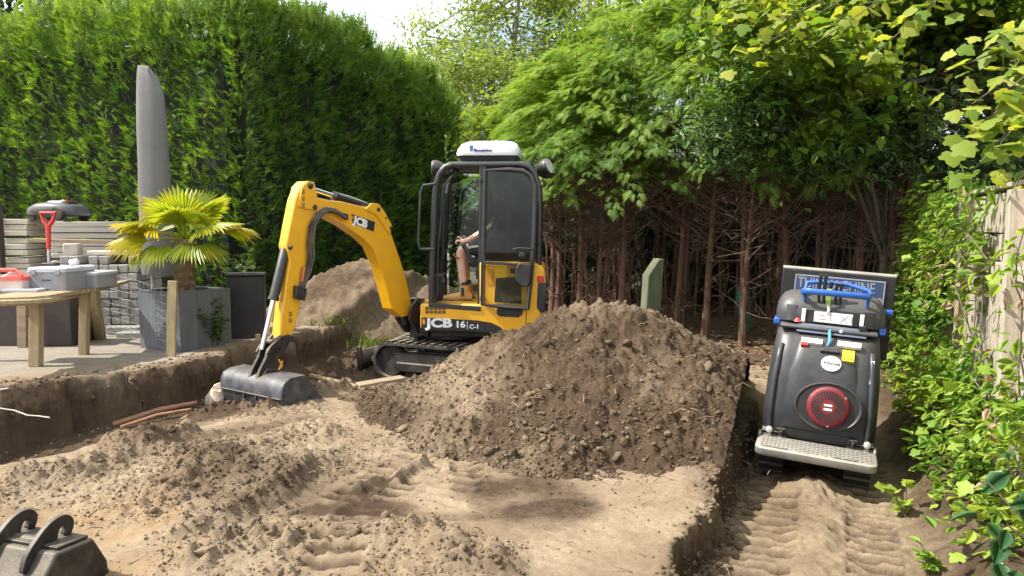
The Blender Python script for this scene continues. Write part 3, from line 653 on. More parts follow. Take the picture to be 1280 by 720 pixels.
# ---- tall clipped hedge on the left (two runs meeting at a corner)
def hedge(name, pts, tops, label, nspray, seed):
    P = np.array(pts, float); L = [0]
    for a, b in zip(P[:-1], P[1:]): L.append(L[-1] + np.linalg.norm(b - a))
    L = np.array(L); tot = L[-1]
    root = empty(name, (P[0][0], P[0][1], 0)); tag(root, label, 'hedge', 'tall clipped conifer hedge'); org = np.array([P[0][0], P[0][1], 0])
    t = RNG.uniform(0, tot, nspray); h = RNG.uniform(0, 1, nspray) ** .9
    x = np.interp(t, L, P[:, 0]); y = np.interp(t, L, P[:, 1]); top = np.interp(t, L, tops)
    ix = np.clip(np.searchsorted(L, t, side='right') - 1, 0, len(P) - 2); dv = (P[ix + 1] - P[ix]); dv /= np.linalg.norm(dv, axis=1, keepdims=True)
    nrm = np.stack([dv[:, 1], -dv[:, 0]], 1)                      # faces the yard
    topj = top + .22 * fbm(t, t * 0 + seed, 1.3, 4, seed) + .10 * fbm(t, t * 0, 5, 2, seed + 1)
    z = h * topj
    dep = .15 * fbm(t * 1.5, z * .8, 1, 4, seed + 2) + .12 * fbm(t * 3.6, z * 2.6, 1, 3, seed + 3) - .3 * np.clip((z - topj + .4) / .4, 0, 1) ** 2
    k = RNG.random(nspray) < .30                                   # the top face
    back = RNG.uniform(0, 1.1, nspray)
    dep = np.where(k, .08 - back, dep); z = np.where(k, topj + np.where(RNG.random(nspray) < .5, RNG.uniform(-.85, 0, nspray), RNG.uniform(-.25, .04, nspray)), z)
    px_ = x + nrm[:, 0] * dep; py_ = y + nrm[:, 1] * dep
    pos = np.stack([px_, py_, z + 0.05], 1) - org
    up_ = .15 + .85 * RNG.random(nspray); d = np.stack([nrm[:, 0], nrm[:, 1], up_], 1) + RNG.normal(0, .38, (nspray, 3))
    d[k] = np.stack([RNG.normal(0, .3, nspray), RNG.normal(0, .3, nspray), np.ones(nspray)], 1)[k]
    s = RNG.uniform(.10, .23, nspray) * np.where(k, 1.5, 1)
    tone = np.clip((.54 if seed < 300 else .42) + .34 * fbm(t * 2.2, z * 1.5, 1, 3, seed + 5) + RNG.normal(0, .17, nspray) + .34 * np.clip((z - topj + .55) / .55, 0, 1), 0, 1)  # second run's leaves toned darker to paint in its shaded face
    up3 = np.stack([nrm[:, 0], nrm[:, 1], np.full(nspray, .8)], 1)
    scatter('foliage', PLUMES, pos, basis(d, up3, .7) * s[:, None, None], dict(tone=tone), M['leaf_hedge'], root)
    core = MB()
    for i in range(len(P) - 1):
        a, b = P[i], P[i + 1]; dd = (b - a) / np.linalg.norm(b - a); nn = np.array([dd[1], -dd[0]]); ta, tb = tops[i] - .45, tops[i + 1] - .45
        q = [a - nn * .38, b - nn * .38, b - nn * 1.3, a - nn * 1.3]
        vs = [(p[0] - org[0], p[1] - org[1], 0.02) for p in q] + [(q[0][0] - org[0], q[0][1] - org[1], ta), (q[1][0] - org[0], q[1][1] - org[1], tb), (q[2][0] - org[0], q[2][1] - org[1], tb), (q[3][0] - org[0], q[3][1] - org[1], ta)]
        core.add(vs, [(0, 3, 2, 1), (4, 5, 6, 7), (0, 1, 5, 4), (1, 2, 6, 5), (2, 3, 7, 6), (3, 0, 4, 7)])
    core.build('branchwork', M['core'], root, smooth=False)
    return root
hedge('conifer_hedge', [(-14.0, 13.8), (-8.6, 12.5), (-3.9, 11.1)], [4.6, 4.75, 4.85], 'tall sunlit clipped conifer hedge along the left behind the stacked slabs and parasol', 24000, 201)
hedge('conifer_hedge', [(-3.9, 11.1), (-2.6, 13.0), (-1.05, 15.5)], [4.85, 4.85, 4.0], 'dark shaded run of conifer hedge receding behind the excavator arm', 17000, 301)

# ---- generic leafy crowns
def blob_leaves(n, cen, rad, shell=.55, clumps=40, cl=.35, seed=0):
    """leaf points gathered in clumps that fill an ellipsoid, denser towards its outside"""
    r = np.random.default_rng(seed); c = r.normal(size=(clumps, 3)); c /= np.linalg.norm(c, axis=1, keepdims=True)
    c *= (shell + (1 - shell) * r.random((clumps, 1)) ** .5); c = c * rad + cen
    k = r.integers(0, clumps, n); p = r.normal(size=(n, 3)) * cl * r.uniform(.6, 1.3, (clumps, 1))[k]
    p[:, 2] *= .6; ctone = r.normal(0, .15, clumps)[k]
    return c[k] + p, ctone, k
def leafy(name, label, cat, trunk_pts, trunk_r, crowns, leafs, size, material, n, group=None, tone0=.45, limbs=7, bark='bark2', down=.2, clumps=60, cl=.35, seed=1, ttop=0.18):
    base = trunk_pts[0]; root = empty(name, base); tag(root, label, cat, group); b = Vector(base)
    tp = [Vector(p) - b for p in trunk_pts]; mb = MB().tube(tp, trunk_r, 8); r = random.Random(seed)
    for i in range(limbs):
        c, rd = crowns[i % len(crowns)]; c = Vector(c) - b
        t = r.uniform(.35, 1) * (len(tp) - 1); k = min(int(t), len(tp) - 2); a = tp[k].lerp(tp[k + 1], t - k)
        e = c + Vector((r.uniform(-.8, .8) * rd[0], r.uniform(-.8, .8) * rd[1], r.uniform(-.5, .8) * rd[2]))
        m_ = a.lerp(e, .5) + Vector((r.uniform(-.2, .2), r.uniform(-.2, .2), .15 * (e - a).length)); r0 = trunk_r[k] * .5
        mb.tube([a, m_, e], [r0, r0 * .6, .008], 6)
        for _ in range(2):
            e2 = m_.lerp(e, r.uniform(.1, .7)) ; mb.tube([e2, e2 + Vector((r.uniform(-1, 1) * rd[0], r.uniform(-1, 1) * rd[1], r.uniform(-.2, 1) * rd[2])) * .5], [r0 * .35, .005], 5)
    mb.build('trunk', M[bark], root)
    tot = sum(rd[0] * rd[2] for _, rd in crowns); ps = []; ct = []
    for j, (c, rd) in enumerate(crowns):
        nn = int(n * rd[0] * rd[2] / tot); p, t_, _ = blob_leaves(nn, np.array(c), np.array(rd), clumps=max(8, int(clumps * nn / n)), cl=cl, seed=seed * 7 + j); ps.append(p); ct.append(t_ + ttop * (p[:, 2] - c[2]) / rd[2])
    p = np.concatenate(ps); ct = np.concatenate(ct); n = len(p)
    d = unit(n); d[:, 2] = d[:, 2] * .6 - down
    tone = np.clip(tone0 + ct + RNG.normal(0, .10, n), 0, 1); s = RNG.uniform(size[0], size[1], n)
    scatter('crown', leafs, p - np.array(base), basis(d, np.tile(UP, (n, 1)), .45) * s[:, None, None], dict(tone=tone), material, root)
    return root

# ---- the row of conifers with bare lower stems
def conifer_proto(seed):
    r = np.random.default_rng(seed); rr = random.Random(seed); H = 4.6 + r.uniform(-.3, .4)
    root = empty('conifer_tree', (0, 0, 0)); mb = MB(); lean = r.uniform(-.12, .12, 2)
    nst = 2 if seed % 2 else 1; stems = []
    for q in range(nst):
        off = np.array([.10 * (q - .5) * (nst - 1) * 2, r.uniform(-.04, .04)])
        pts = [(off[0] * (.4 + t * .9) + lean[0] * t + .05 * math.sin(3.2 * t + seed + q), off[1] + lean[1] * t + .04 * math.cos(4 * t + seed), t * H * (1 - .15 * q)) for t in np.linspace(0, 1, 9)]
        rad = [(.056 - .014 * (nst - 1)) * (1 - .85 * t) + (.02 if t == 0 else 0) for t in np.linspace(0, 1, 9)]; mb.tube(pts, rad, 8); stems.append(pts)
    mb.build('trunk', M['bark'], root)
    # dead twiggy branches below the green
    db = MB()
    for i in range(84):
        zz = rr.uniform(1.35, 2.7) if i > 10 else rr.uniform(.3, 1.2); a = rr.uniform(0, 6.28); L = rr.uniform(.3, .95) * (1 if zz > 1.3 else .6)
        st = stems[i % nst]; k = min(int(zz / H * 8), 7); p0 = Vector(st[k]).lerp(Vector(st[k + 1]), zz / H * 8 - k)
        d = Vector((math.cos(a), math.sin(a), rr.uniform(-.1, .9))); p1 = p0 + d * L * .5 + Vector((0, 0, rr.uniform(-.08, .1))); p2 = p0 + d * L + Vector((rr.uniform(-.15, .15), rr.uniform(-.15, .15), rr.uniform(-.1, .2)))
        db.tube([p0, p1, p2], [.010, .006, .003], 4, cap=False)
        for _ in range(4):
            q = p1.lerp(p2, rr.uniform(-.6, 1)); e = q + Vector((rr.uniform(-1, 1), rr.uniform(-1, 1), rr.uniform(-.5, .8))) * rr.uniform(.12, .34); db.tube([q, e], [.005, .002], 3, cap=False)
    db.build('dead_branches', M['twig'], root)
    # boughs of flat sprays
    ps, ds, us, ss, ts = [], [], [], [], []
    for i in range(84):
        z0 = 2.3 + (H - 2.35) * r.random() ** .8; t = (z0 - 1.9) / (H - 1.9); L = (1.25 * (1 - t) ** .6 + .25) * r.uniform(.8, 1.15); a = r.uniform(0, 2 * np.pi); rise = .25 + .6 * t + r.uniform(-.15, .25)
        dirh = np.array([math.cos(a), math.sin(a), 0]); bt = r.normal(0, .13)
        for j in range(34):
            u = .25 + .75 * r.random() ** .7; side = r.uniform(-1, 1)
            p = dirh * L * u + np.array([-dirh[1], dirh[0], 0]) * side * .26 * (1.25 - u) + np.array([0, 0, z0 + rise * L * u - .62 * L * u * u + r.uniform(-.06, .06)])
            d = dirh + np.array([-dirh[1], dirh[0], 0]) * side * .9 + np.array([0, 0, rise - 1.3 * u + r.uniform(-.25, .15)])
            ps.append(p); ds.append(d); us.append([0, 0, 1]); ss.append(r.uniform(.11, .205)); ts.append(np.clip(.54 + bt + .22 * (u - .5) + .15 * t + r.normal(0, .09), 0, 1))
    scatter('crown', SPRAYS, np.array(ps), basis(np.array(ds), np.array(us, float), .3) * np.array(ss)[:, None, None], dict(tone=np.array(ts)), M['leaf_conifer'], root)
    return root
protos = [conifer_proto(s) for s in (1, 2, 3, 4)]
spots = [(690, 412, 11.6), (722, 412, 11.2), (752, 412, 11.0), (783, 414, 10.9), (852, 416, 10.8), (889, 418, 10.3), (936, 424, 9.9), (985, 420, 10.0), (1032, 420, 9.9), (1080, 420, 9.7), (1128, 425, 9.3)]
words = ['half hidden by the cab rear', 'just right of the excavator cab', 'thin stemmed, behind the peak of the soil heap', 'twin stemmed, left of the mossy post', 'right of the mossy post', 'bare stem before the pale gap', 'beside the green tube',
         'left of the dumper sign board', 'behind the dumper sign board', 'right of the dumper sign board', 'next to the far end of the timber fence']
for i, ((px, py, d), wd) in enumerate(zip(spots, words)):
    x = (px - 640) / 950 * d; k = i % 4; o = protos[k] if i < 4 else copy_tree(protos[k])
    o.location = (x, d, gz(x, d) - .03); o.rotation_euler = (0, 0, i * 1.9); sc = 1 + .05 * math.sin(i * 2.1); o.scale = (sc, sc, sc * [.80, .84, .88, .93, 1, 1, 1, 1, 1, 1, 1][i])
    tag(o, 'conifer with bare red brown lower stem, ' + wd, 'conifer tree', 'row of conifers with bare lower stems')
for i, (x, d, sc) in enumerate([(1.7, 12.8, .9), (2.7, 12.4, 1.0), (4.2, 11.8, 1.1), (5.6, 11.4, 1.0)]):
    o = copy_tree(protos[(i + 1) % 4]); o.location = (x, d, 0); o.rotation_euler = (0, 0, 2.2 * i + .7); o.scale = (sc, sc, sc)
    tag(o, ['conifer standing in the second row behind the heap', 'second row conifer behind the twin reddish stems', 'second row conifer behind the sign board', 'second row conifer in the dark corner at the right'][i], 'conifer tree', 'second row of conifers')

# dark thicket behind the stems
def thicket(x0, x1, y0, y1, h, n, label):
    root = empty('thicket', (x0, y0, 0)); tag(root, label, 'shrub')
    t = RNG.random(n); z = RNG.random(n) ** .8 * h; x = x0 + t * (x1 - x0); y = y0 + t * (y1 - y0) + .25 * fbm(t * 12, z, 1, 3, 7) + RNG.uniform(-.2, .5, n)
    d = unit(n); d[:, 1] -= .5; keep = fbm(t * 22, z * 1.6, 1, 3, 17) > -.42
    p = np.stack([x, y, z], 1) - np.array([x0, y0, 0]); s = RNG.uniform(.09, .2, n)
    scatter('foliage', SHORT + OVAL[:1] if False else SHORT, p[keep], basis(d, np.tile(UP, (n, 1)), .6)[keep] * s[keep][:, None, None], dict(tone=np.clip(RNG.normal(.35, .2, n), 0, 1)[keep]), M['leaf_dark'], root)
    mb = MB()
    for i in range(280):
        a = random.random(); bx = a * (x1 - x0); by = a * (y1 - y0) + random.uniform(-1.3, .3); L = random.uniform(.8, h)
        mb.tube([(bx, by, 0), (bx + random.uniform(-.2, .2), by + random.uniform(-.1, .1), L * .5), (bx + random.uniform(-.5, .5), by + random.uniform(-.3, .3), L)], [.020, .014, .005], 4, cap=False)
    mb.build('stems', M['bark'], root)
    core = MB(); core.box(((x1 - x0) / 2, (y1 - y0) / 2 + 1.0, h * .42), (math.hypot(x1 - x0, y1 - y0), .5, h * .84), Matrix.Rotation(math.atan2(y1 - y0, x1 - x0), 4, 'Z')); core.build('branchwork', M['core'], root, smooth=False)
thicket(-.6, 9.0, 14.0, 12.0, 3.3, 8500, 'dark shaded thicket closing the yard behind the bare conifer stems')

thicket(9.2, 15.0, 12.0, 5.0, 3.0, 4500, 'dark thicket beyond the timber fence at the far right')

# ---- trees and tall shrubs beyond
leafy('birch_tree', 'tall thin light green birch with open crown, against the sky in the middle', 'tree', [(.1, 24, 0), (.2, 24, 3), (.0, 24, 6.2), (.3, 24, 9.5)], [.14, .11, .08, .03],
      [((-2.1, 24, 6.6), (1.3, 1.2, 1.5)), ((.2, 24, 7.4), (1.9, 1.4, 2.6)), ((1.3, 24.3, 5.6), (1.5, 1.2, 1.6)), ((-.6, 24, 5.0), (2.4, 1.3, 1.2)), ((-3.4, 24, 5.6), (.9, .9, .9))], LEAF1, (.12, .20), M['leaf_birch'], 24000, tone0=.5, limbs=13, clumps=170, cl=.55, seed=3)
leafy('birch_tree', 'second thin birch, right of the tall one and partly behind the bright shrubs', 'tree', [(2.9, 26, 0), (2.7, 26, 4), (2.6, 26, 9)], [.13, .09, .03],
      [((2.4, 26, 8.4), (1.7, 1.4, 1.9)), ((3.2, 26, 5.6), (1.2, 1.2, 1.2))], LEAF1, (.12, .2), M['leaf_birch'], 9000, tone0=.45, limbs=10, clumps=60, cl=.42, seed=5)
for i, (c, rd, lb, n_) in enumerate([((-.35, 16.5, 2.6), (1.3, .8, 1.5), 'bright yellow green shrub above and left of the excavator cab', 6500), ((1.15, 16.0, 2.9), (1.3, .8, 1.7), 'bright shrub straight behind the white roof unit of the cab', 6500), ((-.6, 19.5, 4.6), (2.4, .9, 1.3), 'pale green shrub mass under the birch', 6000), ((2.6, 18.5, 4.2), (1.6, .9, 1.9), 'light shrub under the gap of white sky', 5000)]):
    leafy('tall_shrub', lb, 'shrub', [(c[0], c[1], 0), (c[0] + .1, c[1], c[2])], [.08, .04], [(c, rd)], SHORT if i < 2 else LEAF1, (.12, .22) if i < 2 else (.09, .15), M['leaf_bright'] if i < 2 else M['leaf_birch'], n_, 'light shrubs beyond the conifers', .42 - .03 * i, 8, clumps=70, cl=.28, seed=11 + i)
leafy('willow_shrub', 'willow like shrub with long narrow leaves rising above the conifer row', 'shrub', [(2.3, 13.6, 0), (2.3, 13.6, 2.5), (2.2, 13.6, 5.0)], [.09, .06, .02],
      [((1.9, 13.6, 4.9), (1.0, .7, .8)), ((3.1, 13.5, 4.9), (1.0, .8, .9)), ((2.4, 13.6, 5.7), (.9, .7, .6)), ((1.3, 13.6, 4.2), (.6, .6, .8))], LEAFLONG, (.2, .36), M['leaf_bright'], 4200, tone0=.30, limbs=12, clumps=70, cl=.26, down=.5, seed=23)
leafy('dark_tree', 'dark tree beyond the hedge at the top left corner', 'tree', [(-13.5, 22, 0), (-13.4, 22, 4), (-13, 22, 9)], [.3, .22, .1], [((-14.6, 22, 7.8), (2.4, 1.6, 2.2)), ((-11.6, 22, 8.6), (1.8, 1.4, 1.8)), ((-17.5, 22, 7.4), (2.2, 1.5, 2.2))], OVAL[:1], (.2, .34), M['leaf_dark'], 6500, tone0=.45, limbs=14, clumps=80, cl=.55, seed=29)
leafy('dark_tree', 'dark tree beyond the hedge, right of the small yellow green one', 'tree', [(-9.4, 21, 0), (-9.5, 21, 4), (-9.4, 21, 9)], [.2, .15, .06], [((-10.0, 21, 7.9), (1.0, 1.0, 1.3)), ((-8.9, 21, 8.6), (.9, .9, 1.0))], OVAL[:1], (.18, .3), M['leaf_dark'], 2200, tone0=.45, limbs=8, clumps=40, cl=.45, seed=31)
leafy('pale_tree', 'small yellow green tree peeping over the hedge between two dark trees', 'tree', [(-10.6, 19, 0), (-10.6, 19, 5), (-10.6, 19, 7)], [.12, .08, .03], [((-10.65, 19, 6.7), (.75, .7, 1.2))], LEAF1, (.14, .22), M['leaf_bright'], 2600, tone0=.5, limbs=6, clumps=30, cl=.3, seed=37)

# ---- right side: overhanging maple, shrub in the corner, ivy
mp_b = (6.6, 9.4, 0)
leafy('maple_tree', 'maple overhanging from the right with sunlit yellow green leaves over deep shade', 'tree', [mp_b, (6.5, 9.3, 1.8), (6.2, 9.0, 3.4), (5.6, 8.8, 5.0)], [.17, .14, .11, .05],
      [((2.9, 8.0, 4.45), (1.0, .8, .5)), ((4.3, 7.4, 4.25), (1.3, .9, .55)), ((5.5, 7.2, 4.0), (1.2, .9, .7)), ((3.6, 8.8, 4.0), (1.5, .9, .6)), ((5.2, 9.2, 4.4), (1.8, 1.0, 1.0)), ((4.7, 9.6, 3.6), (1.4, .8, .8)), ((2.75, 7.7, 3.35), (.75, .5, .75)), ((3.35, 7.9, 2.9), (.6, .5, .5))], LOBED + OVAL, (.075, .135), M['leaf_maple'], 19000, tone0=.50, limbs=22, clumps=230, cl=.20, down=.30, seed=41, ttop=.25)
leafy('corner_shrub', 'dark green shrub with light leaf tips filling the shaded corner behind the dumper', 'shrub', [(4.6, 9.4, 0), (4.6, 9.4, 1.5), (4.5, 9.3, 2.6)], [.06, .045, .02],
      [((4.0, 9.2, 2.75), (1.0, .6, .65)), ((5.0, 8.8, 2.9), (1.0, .7, .8)), ((2.55, 8.4, 2.75), (.7, .5, .5)), ((3.2, 8.7, 2.55), (.6, .5, .4)), ((3.3, 9.3, 3.1), (.7, .5, .5)), ((5.6, 8.6, 2.3), (.5, .6, .6))], OVAL, (.07, .125), M['leaf_ivy'], 12500, tone0=.66, limbs=14, clumps=110, cl=.2, seed=43)

# ------------------------------------------------------------------ excavator (machine faces left; x forward, y its left side towards the camera)
EX = empty('mini_excavator', (-.657, 8.49, -.12), math.radians(177)); tag(EX, 'yellow and black tracked mini excavator with cab, arm reaching into the trench', 'excavator')
def hx(px): return (562 - px) / 118.75
def hz(py): return 1.72 - (py - 280) / 118.75
def side(poly): return [(hx(a), hz(b)) for a, b in poly]
XZ = lambda u, v, w: (u, w, v)
# superstructure
body = side([(527, 380), (527, 411.5), (655, 418), (672, 408), (682, 388), (685, 352), (683, 334), (676, 328), (602, 327), (602, 380)])
o = MB().prism(body, XZ, -.49, .49).build('body', M['yellow'], EX, bevel=.022)
mb = MB(); mb.prism(side([(528.5, 397), (528.5, 411), (634, 416.5), (629, 409), (618, 403.5), (600, 400.5)]), XZ, .490, .4935); mb.build('black_band', M['print_black'], o, smooth=False)
MS = lambda px, py, y=.4945: Matrix(((-1, 0, 0, hx(px)), (0, 0, 1, y), (0, 1, 0, hz(py)), (0, 0, 0, 1)))
put_text('lettering', 'JCB', .13, MS(535.5, 404.4), M['print_white'], o, bold=.006, sx=1.36)
put_text('lettering', '16', .095, MS(571.5, 406), M['print_white'], o, bold=.004, sx=1.15)
put_text('lettering', 'C-1', .062, MS(589.5, 408.6), M['print_white'], o, bold=.002, sx=1.1)
MB().prism(side([(586.6, 401.5), (586.6, 411.8), (587.3, 411.8), (587.3, 401.5)]), XZ, .4935, .4948).build('divider_line', M['print_white'], o, smooth=False)
MB().prism(side([(530.5, 399.2), (530.5, 405.5), (533.2, 405.5), (533.2, 399.2)]), XZ, .4935, .4948).build('logo_mark', M['print_orange'], o, smooth=False)
mb = MB()
for r in range(2):
    for c in range(5): mb.prism(side([(534 + c * 5.3, 383.6 + r * 4.6), (534 + c * 5.3, 387.4 + r * 4.6), (538.4 + c * 5.3, 387.6 + r * 4.6), (538.4 + c * 5.3, 383.8 + r * 4.6)]), XZ, .490, .4932)
mb.build('warning_symbols', mat('symbol_print', (.12, .07, .02), .5), o, smooth=False)
MB().prism(side([(611.5, 335), (611.5, 355), (618, 355), (618, 335)]), XZ, .492, .4945).build('warning_sticker', M['print_orange'], o, smooth=False)
MB().prism(side([(623, 347), (621, 377), (655, 379), (655, 352), (650, 345)]), XZ, .4905, .496).build('vent_panel', M['black'], o)
MB().prism(side([(641, 335), (641, 341), (657, 342), (657, 336)]), XZ, .492, .497).build('side_vent', M['black'], o)
MB().prism(side([(624, 384.5), (624, 392), (628, 395), (652, 396), (656, 392), (657, 386)]), XZ, .488, .505).build('step_recess', M['black'], o, bevel=.008)
MB().box((hx(679), .45, hz(348)), (.07, .11, .07)).build('tail_light', M['red'], o, bevel=.01)
MB().prism(side([(675, 353), (674, 384), (679, 391), (684.5, 388), (686.5, 352)]), XZ, -.40, .497).build('rear_grille', M['black'], o, bevel=.01)
MB().tube([(hx(661.5), .4915, hz(385)), (hx(660), .4915, hz(416))], .004, 6).build('panel_gap', M['black'], o)
MB().box((-.38, 0, .60), (1.3, .86, .06)).box((-.1, 0, .545), (.62, .62, .10)).lathe([(.30, .46), (.30, .56)], 28, Matrix.Translation((0, 0, 0))).build('turntable', M['darksteel'], EX, bevel=.01)
# cab frame, both sides, roof
def arc(c, r, a0, a1, n=6): return [(c[0] + r * math.cos(math.radians(a0 + (a1 - a0) * i / n)), c[1] + r * math.sin(math.radians(a0 + (a1 - a0) * i / n))) for i in range(n + 1)]
sp = [(hx(541), hz(384)), (hx(543), hz(320)), (hx(546.5), hz(245))] + [(hx(549), hz(228)), (hx(553), hz(217)), (hx(560), hz(209)), (hx(569), hz(206.5))] + [(hx(652), hz(206.5)), (hx(663), hz(209)), (hx(671), hz(217)), (hx(675.5), hz(232)), (hx(676.5), hz(260)), (hx(676), hz(331))]
for yy in (.455, -.455): MB().tube([(x, yy, z) for x, z in sp], .033, 10).build('side_frame', M['frame'], EX)
for yy in (.455, -.455): MB().bar((hx(607), yy, hz(207)), (hx(604), yy, hz(384)), .05, .075).build('door_pillar', M['frame'], EX, bevel=.008)
mb = MB().box(((hx(562) + hx(668)) / 2, 0, 2.345), (abs(hx(668) - hx(562)), .90, .05)); mb.build('roof', M['frame'], EX, bevel=.02)
for c_, s_ in (((hx(566), 0, 2.30), (.05, .86, .08)), ((hx(541), 0, .90), (.07, .88, .07)), ((hx(676), 0, 2.05), (.05, .86, .06)), ((hx(676.5), 0, 1.34), (.05, .86, .06))): MB().box(c_, s_).build('cross_member', M['frame'], EX, bevel=.01)
mb = MB().prism(side([(538, 384), (538, 378.5), (604, 383), (604, 389)]), XZ, .44, .498); mb.build('door_sill', M['frame'], EX, bevel=.006)
mb = MB().prism(side([(540, 383), (604, 383), (604, 390), (540, 390)]), XZ, -.44, .44); mb.build('floor_mat', M['rubber'], EX)
fg = MB().prism([(hx(547) + .005, hz(238)), (hx(543) + .008, hz(380)), (hx(543) - .0, hz(380)), (hx(547) - .003, hz(238))], XZ, -.43, .43); fg.build('windscreen', M['glass'], EX, smooth=False)
MB().prism(side([(549, 214), (549, 378), (602, 378), (604, 214)]), XZ, -.460, -.455).build('side_window', M['glass'], EX, smooth=False)
MB().prism(side([(608, 214), (608, 325), (671, 325), (671, 222), (660, 214)]), XZ, -.460, -.455).build('rear_side_window', M['glass'], EX, smooth=False)
MB().box((hx(675), 0, 1.72), (.006, .86, .62)).build('rear_window', M['glass'], EX, smooth=False)
MB().tube([(hx(573), .40, hz(214)), (hx(557), .40, hz(232)), (hx(550), .41, hz(300)), (hx(547), .42, hz(372))], .012, 8).build('screen_rail', M['frame'], EX)
MB().tube([(hx(577), .38, hz(213.5)), (hx(604), .38, hz(213.5))], .014, 8).build('sun_visor_bar', M['steel'], EX)
MB().tube([(hx(548), .50, hz(230)), (hx(533), .50, hz(232)), (hx(529.5), .50, hz(240)), (hx(526), .50, hz(302)), (hx(528), .50, hz(311)), (hx(545), .49, hz(311))], .014, 8).build('hand_rail', M['frame'], EX)
# folded back door
dp = side([(611, 214), (640, 213.5), (656, 215), (666, 221), (671, 233), (671.5, 262), (670.5, 300), (667, 345), (663, 384), (635, 382.5), (607, 379.5), (608.5, 300)])
dr = MB().tube([(x, .555, z) for x, z in dp], .026, 8, closed=True).build('door', M['frame'], EX)
MB().prism([(x, z) for x, z in dp[:7]] + [(hx(669.3), hz(327)), (hx(609.2), hz(323)), dp[-1]], XZ, .552, .557).build('door_glass', M['glassdoor'], dr, smooth=False)
MB().prism([(hx(609), hz(330)), (hx(668), hz(334))] + dp[7:10], XZ, .552, .557).build('lower_glass', M['glasslow'], dr, smooth=False)
MB().bar((hx(609), .556, hz(327)), (hx(669), .556, hz(331)), .03, .05, up=(0, 1, 0)).build('door_bar', M['frame'], dr, bevel=.006)
MB().prism(side([(652, 327), (648, 335), (648, 349), (654, 356), (663, 357), (666, 352), (668, 329)]), XZ, .552, .60).build('latch', M['black'], dr, bevel=.012)
MB().lathe([(.035, .57), (.035, .60), (.02, .605)], 14, Matrix(((1, 0, 0, hx(656)), (0, 0, 1, 0), (0, 1, 0, hz(318)), (0, 0, 0, 1)))).build('door_knob', M['black'], dr)
MB().tube([(hx(645), .58, hz(311)), (hx(652), .60, hz(309)), (hx(666), .60, hz(310)), (hx(669), .575, hz(311))], .010, 8).build('door_handle', M['frame'], dr)
for zz in (225, 372): MB().bar((hx(606), .48, hz(zz)), (hx(606), .57, hz(zz)), .035, .05).build('hinge', M['frame'], dr, bevel=.005)
# roof air unit
def rrect(w, d, r, z, cx=0, cy=0, n=5):
    o = []
    for sx, sy, a0 in ((1, 1, 0), (-1, 1, 90), (-1, -1, 180), (1, -1, 270)):
        for i in range(n + 1):
            a = math.radians(a0 + 90 * i / n); o.append((cx + sx * (w / 2 - r) + r * math.cos(a), cy + sy * (d / 2 - r) + r * math.sin(a), z))
    return o
au = MB().loft([rrect(.60, .66, .06, 2.37, -.43), rrect(.62, .68, .06, 2.42, -.42), rrect(.64, .70, .07, 2.445, -.42)]).build('roof_unit_base', M['black'], EX)
sh = MB(); acx = -.415
sh.loft([rrect(.655, .72, .09, 2.445, acx), rrect(.675, .74, .10, 2.47, acx), rrect(.665, .72, .12, 2.52, acx - .008), rrect(.60, .66, .13, 2.575, acx - .012), rrect(.50, .56, .14, 2.602, acx - .02), rrect(.30, .36, .14, 2.612, acx - .03)])
sh = sh.build('roof_air_unit', M['white'], EX, angle=60)
for i in range(3): MB().prism(side([(589.0, 181.6 + 2.6 * i), (589.0, 183.2 + 2.6 * i), (593.3, 183.0 + 2.6 * i), (593.3, 181.4 + 2.6 * i)]), XZ, .345, .372).build('logo_stripe', M['print_blue'], sh, smooth=False)
put_text('lettering', 'Eberspächer', .038, MS(594.8, 187.6, .373), M['print_blue'], sh, bold=.0004, ext=.012)
# work lights
def lamp(loc, ax, name='work_light'):
    ax = Vector(ax).normalized(); Mx = ax.to_track_quat('Z', 'Y').to_matrix().to_4x4(); Mx.translation = loc
    l = MB().lathe([(.03, -.09), (.065, -.05), (.085, .0), (.088, .04), (.082, .05)], 20, Mx).build(name, M['black'], EX)
    MB().lathe([(.078, .046), (.078, .053)], 20, Mx).build('lens', M['lens'], l); return l
lamp((hx(684), .33, hz(209)), (-.75, .35, .25)); lamp((hx(684), -.33, hz(209)), (-.75, -.35, .25)); lamp((hx(546), -.30, hz(208)), (1, -.1, 0)); lamp((hx(546), .25, hz(209)), (1, .05, 0))
mb = MB()
for sx_ in (hx(664), hx(556)):
    for yy in (.30, -.30): MB().box((sx_, yy, 2.30), (.12, .03, .10)).build('lamp_bracket', M['frame'], EX, bevel=.006)
for px, py in ((663, 209), (667.5, 214), (552, 209.5), (546, 207)): MB().lathe([(.012, 0), (.012, .012)], 8, Matrix(((1, 0, 0, hx(px)), (0, 0, 1, .318), (0, 1, 0, hz(py)), (0, 0, 0, 1)))).build('bolt', M['chrome'], EX)
# inside: seat, consoles, levers
st = MB().box((-.42, 0, 1.30), (.46, .46, .10)).build('seat', M['seat'], EX, bevel=.04)
MB().bar((-.62, 0, 1.34), (-.74, 0, 1.92), .44, .10, up=(0, 1, 0)).build('seat_back', M['seat'], EX, bevel=.04)
for s in (1, -1):
    c = MB().box((-.46, s * .31, 1.20), (.34, .12, .14)).build('arm_console', M['black'], EX, bevel=.02)
    MB().tube([(-.30, s * .31, 1.26), (-.20, s * .30, 1.40), (-.15, s * .295, 1.50)], [.018, .022, .026], 8).build('joystick', M['black'], c)
dc = MB().box((.15, -.02, 1.02), (.12, .30, .30)).build('front_console', M['black'], EX, bevel=.02)
for k in range(3): MB().box((.09, .10 - .09 * (k == 1), 1.10 - .09 * k), (.02, .08, .06)).build('pedal', M['steel'], dc)
for yy in (.08, -.08): MB().tube([(.14, yy, 1.12), (.12, yy, 1.34), (.08, yy, 1.44)], [.012, .010, .016], 8).build('travel_lever', M['black'], dc)

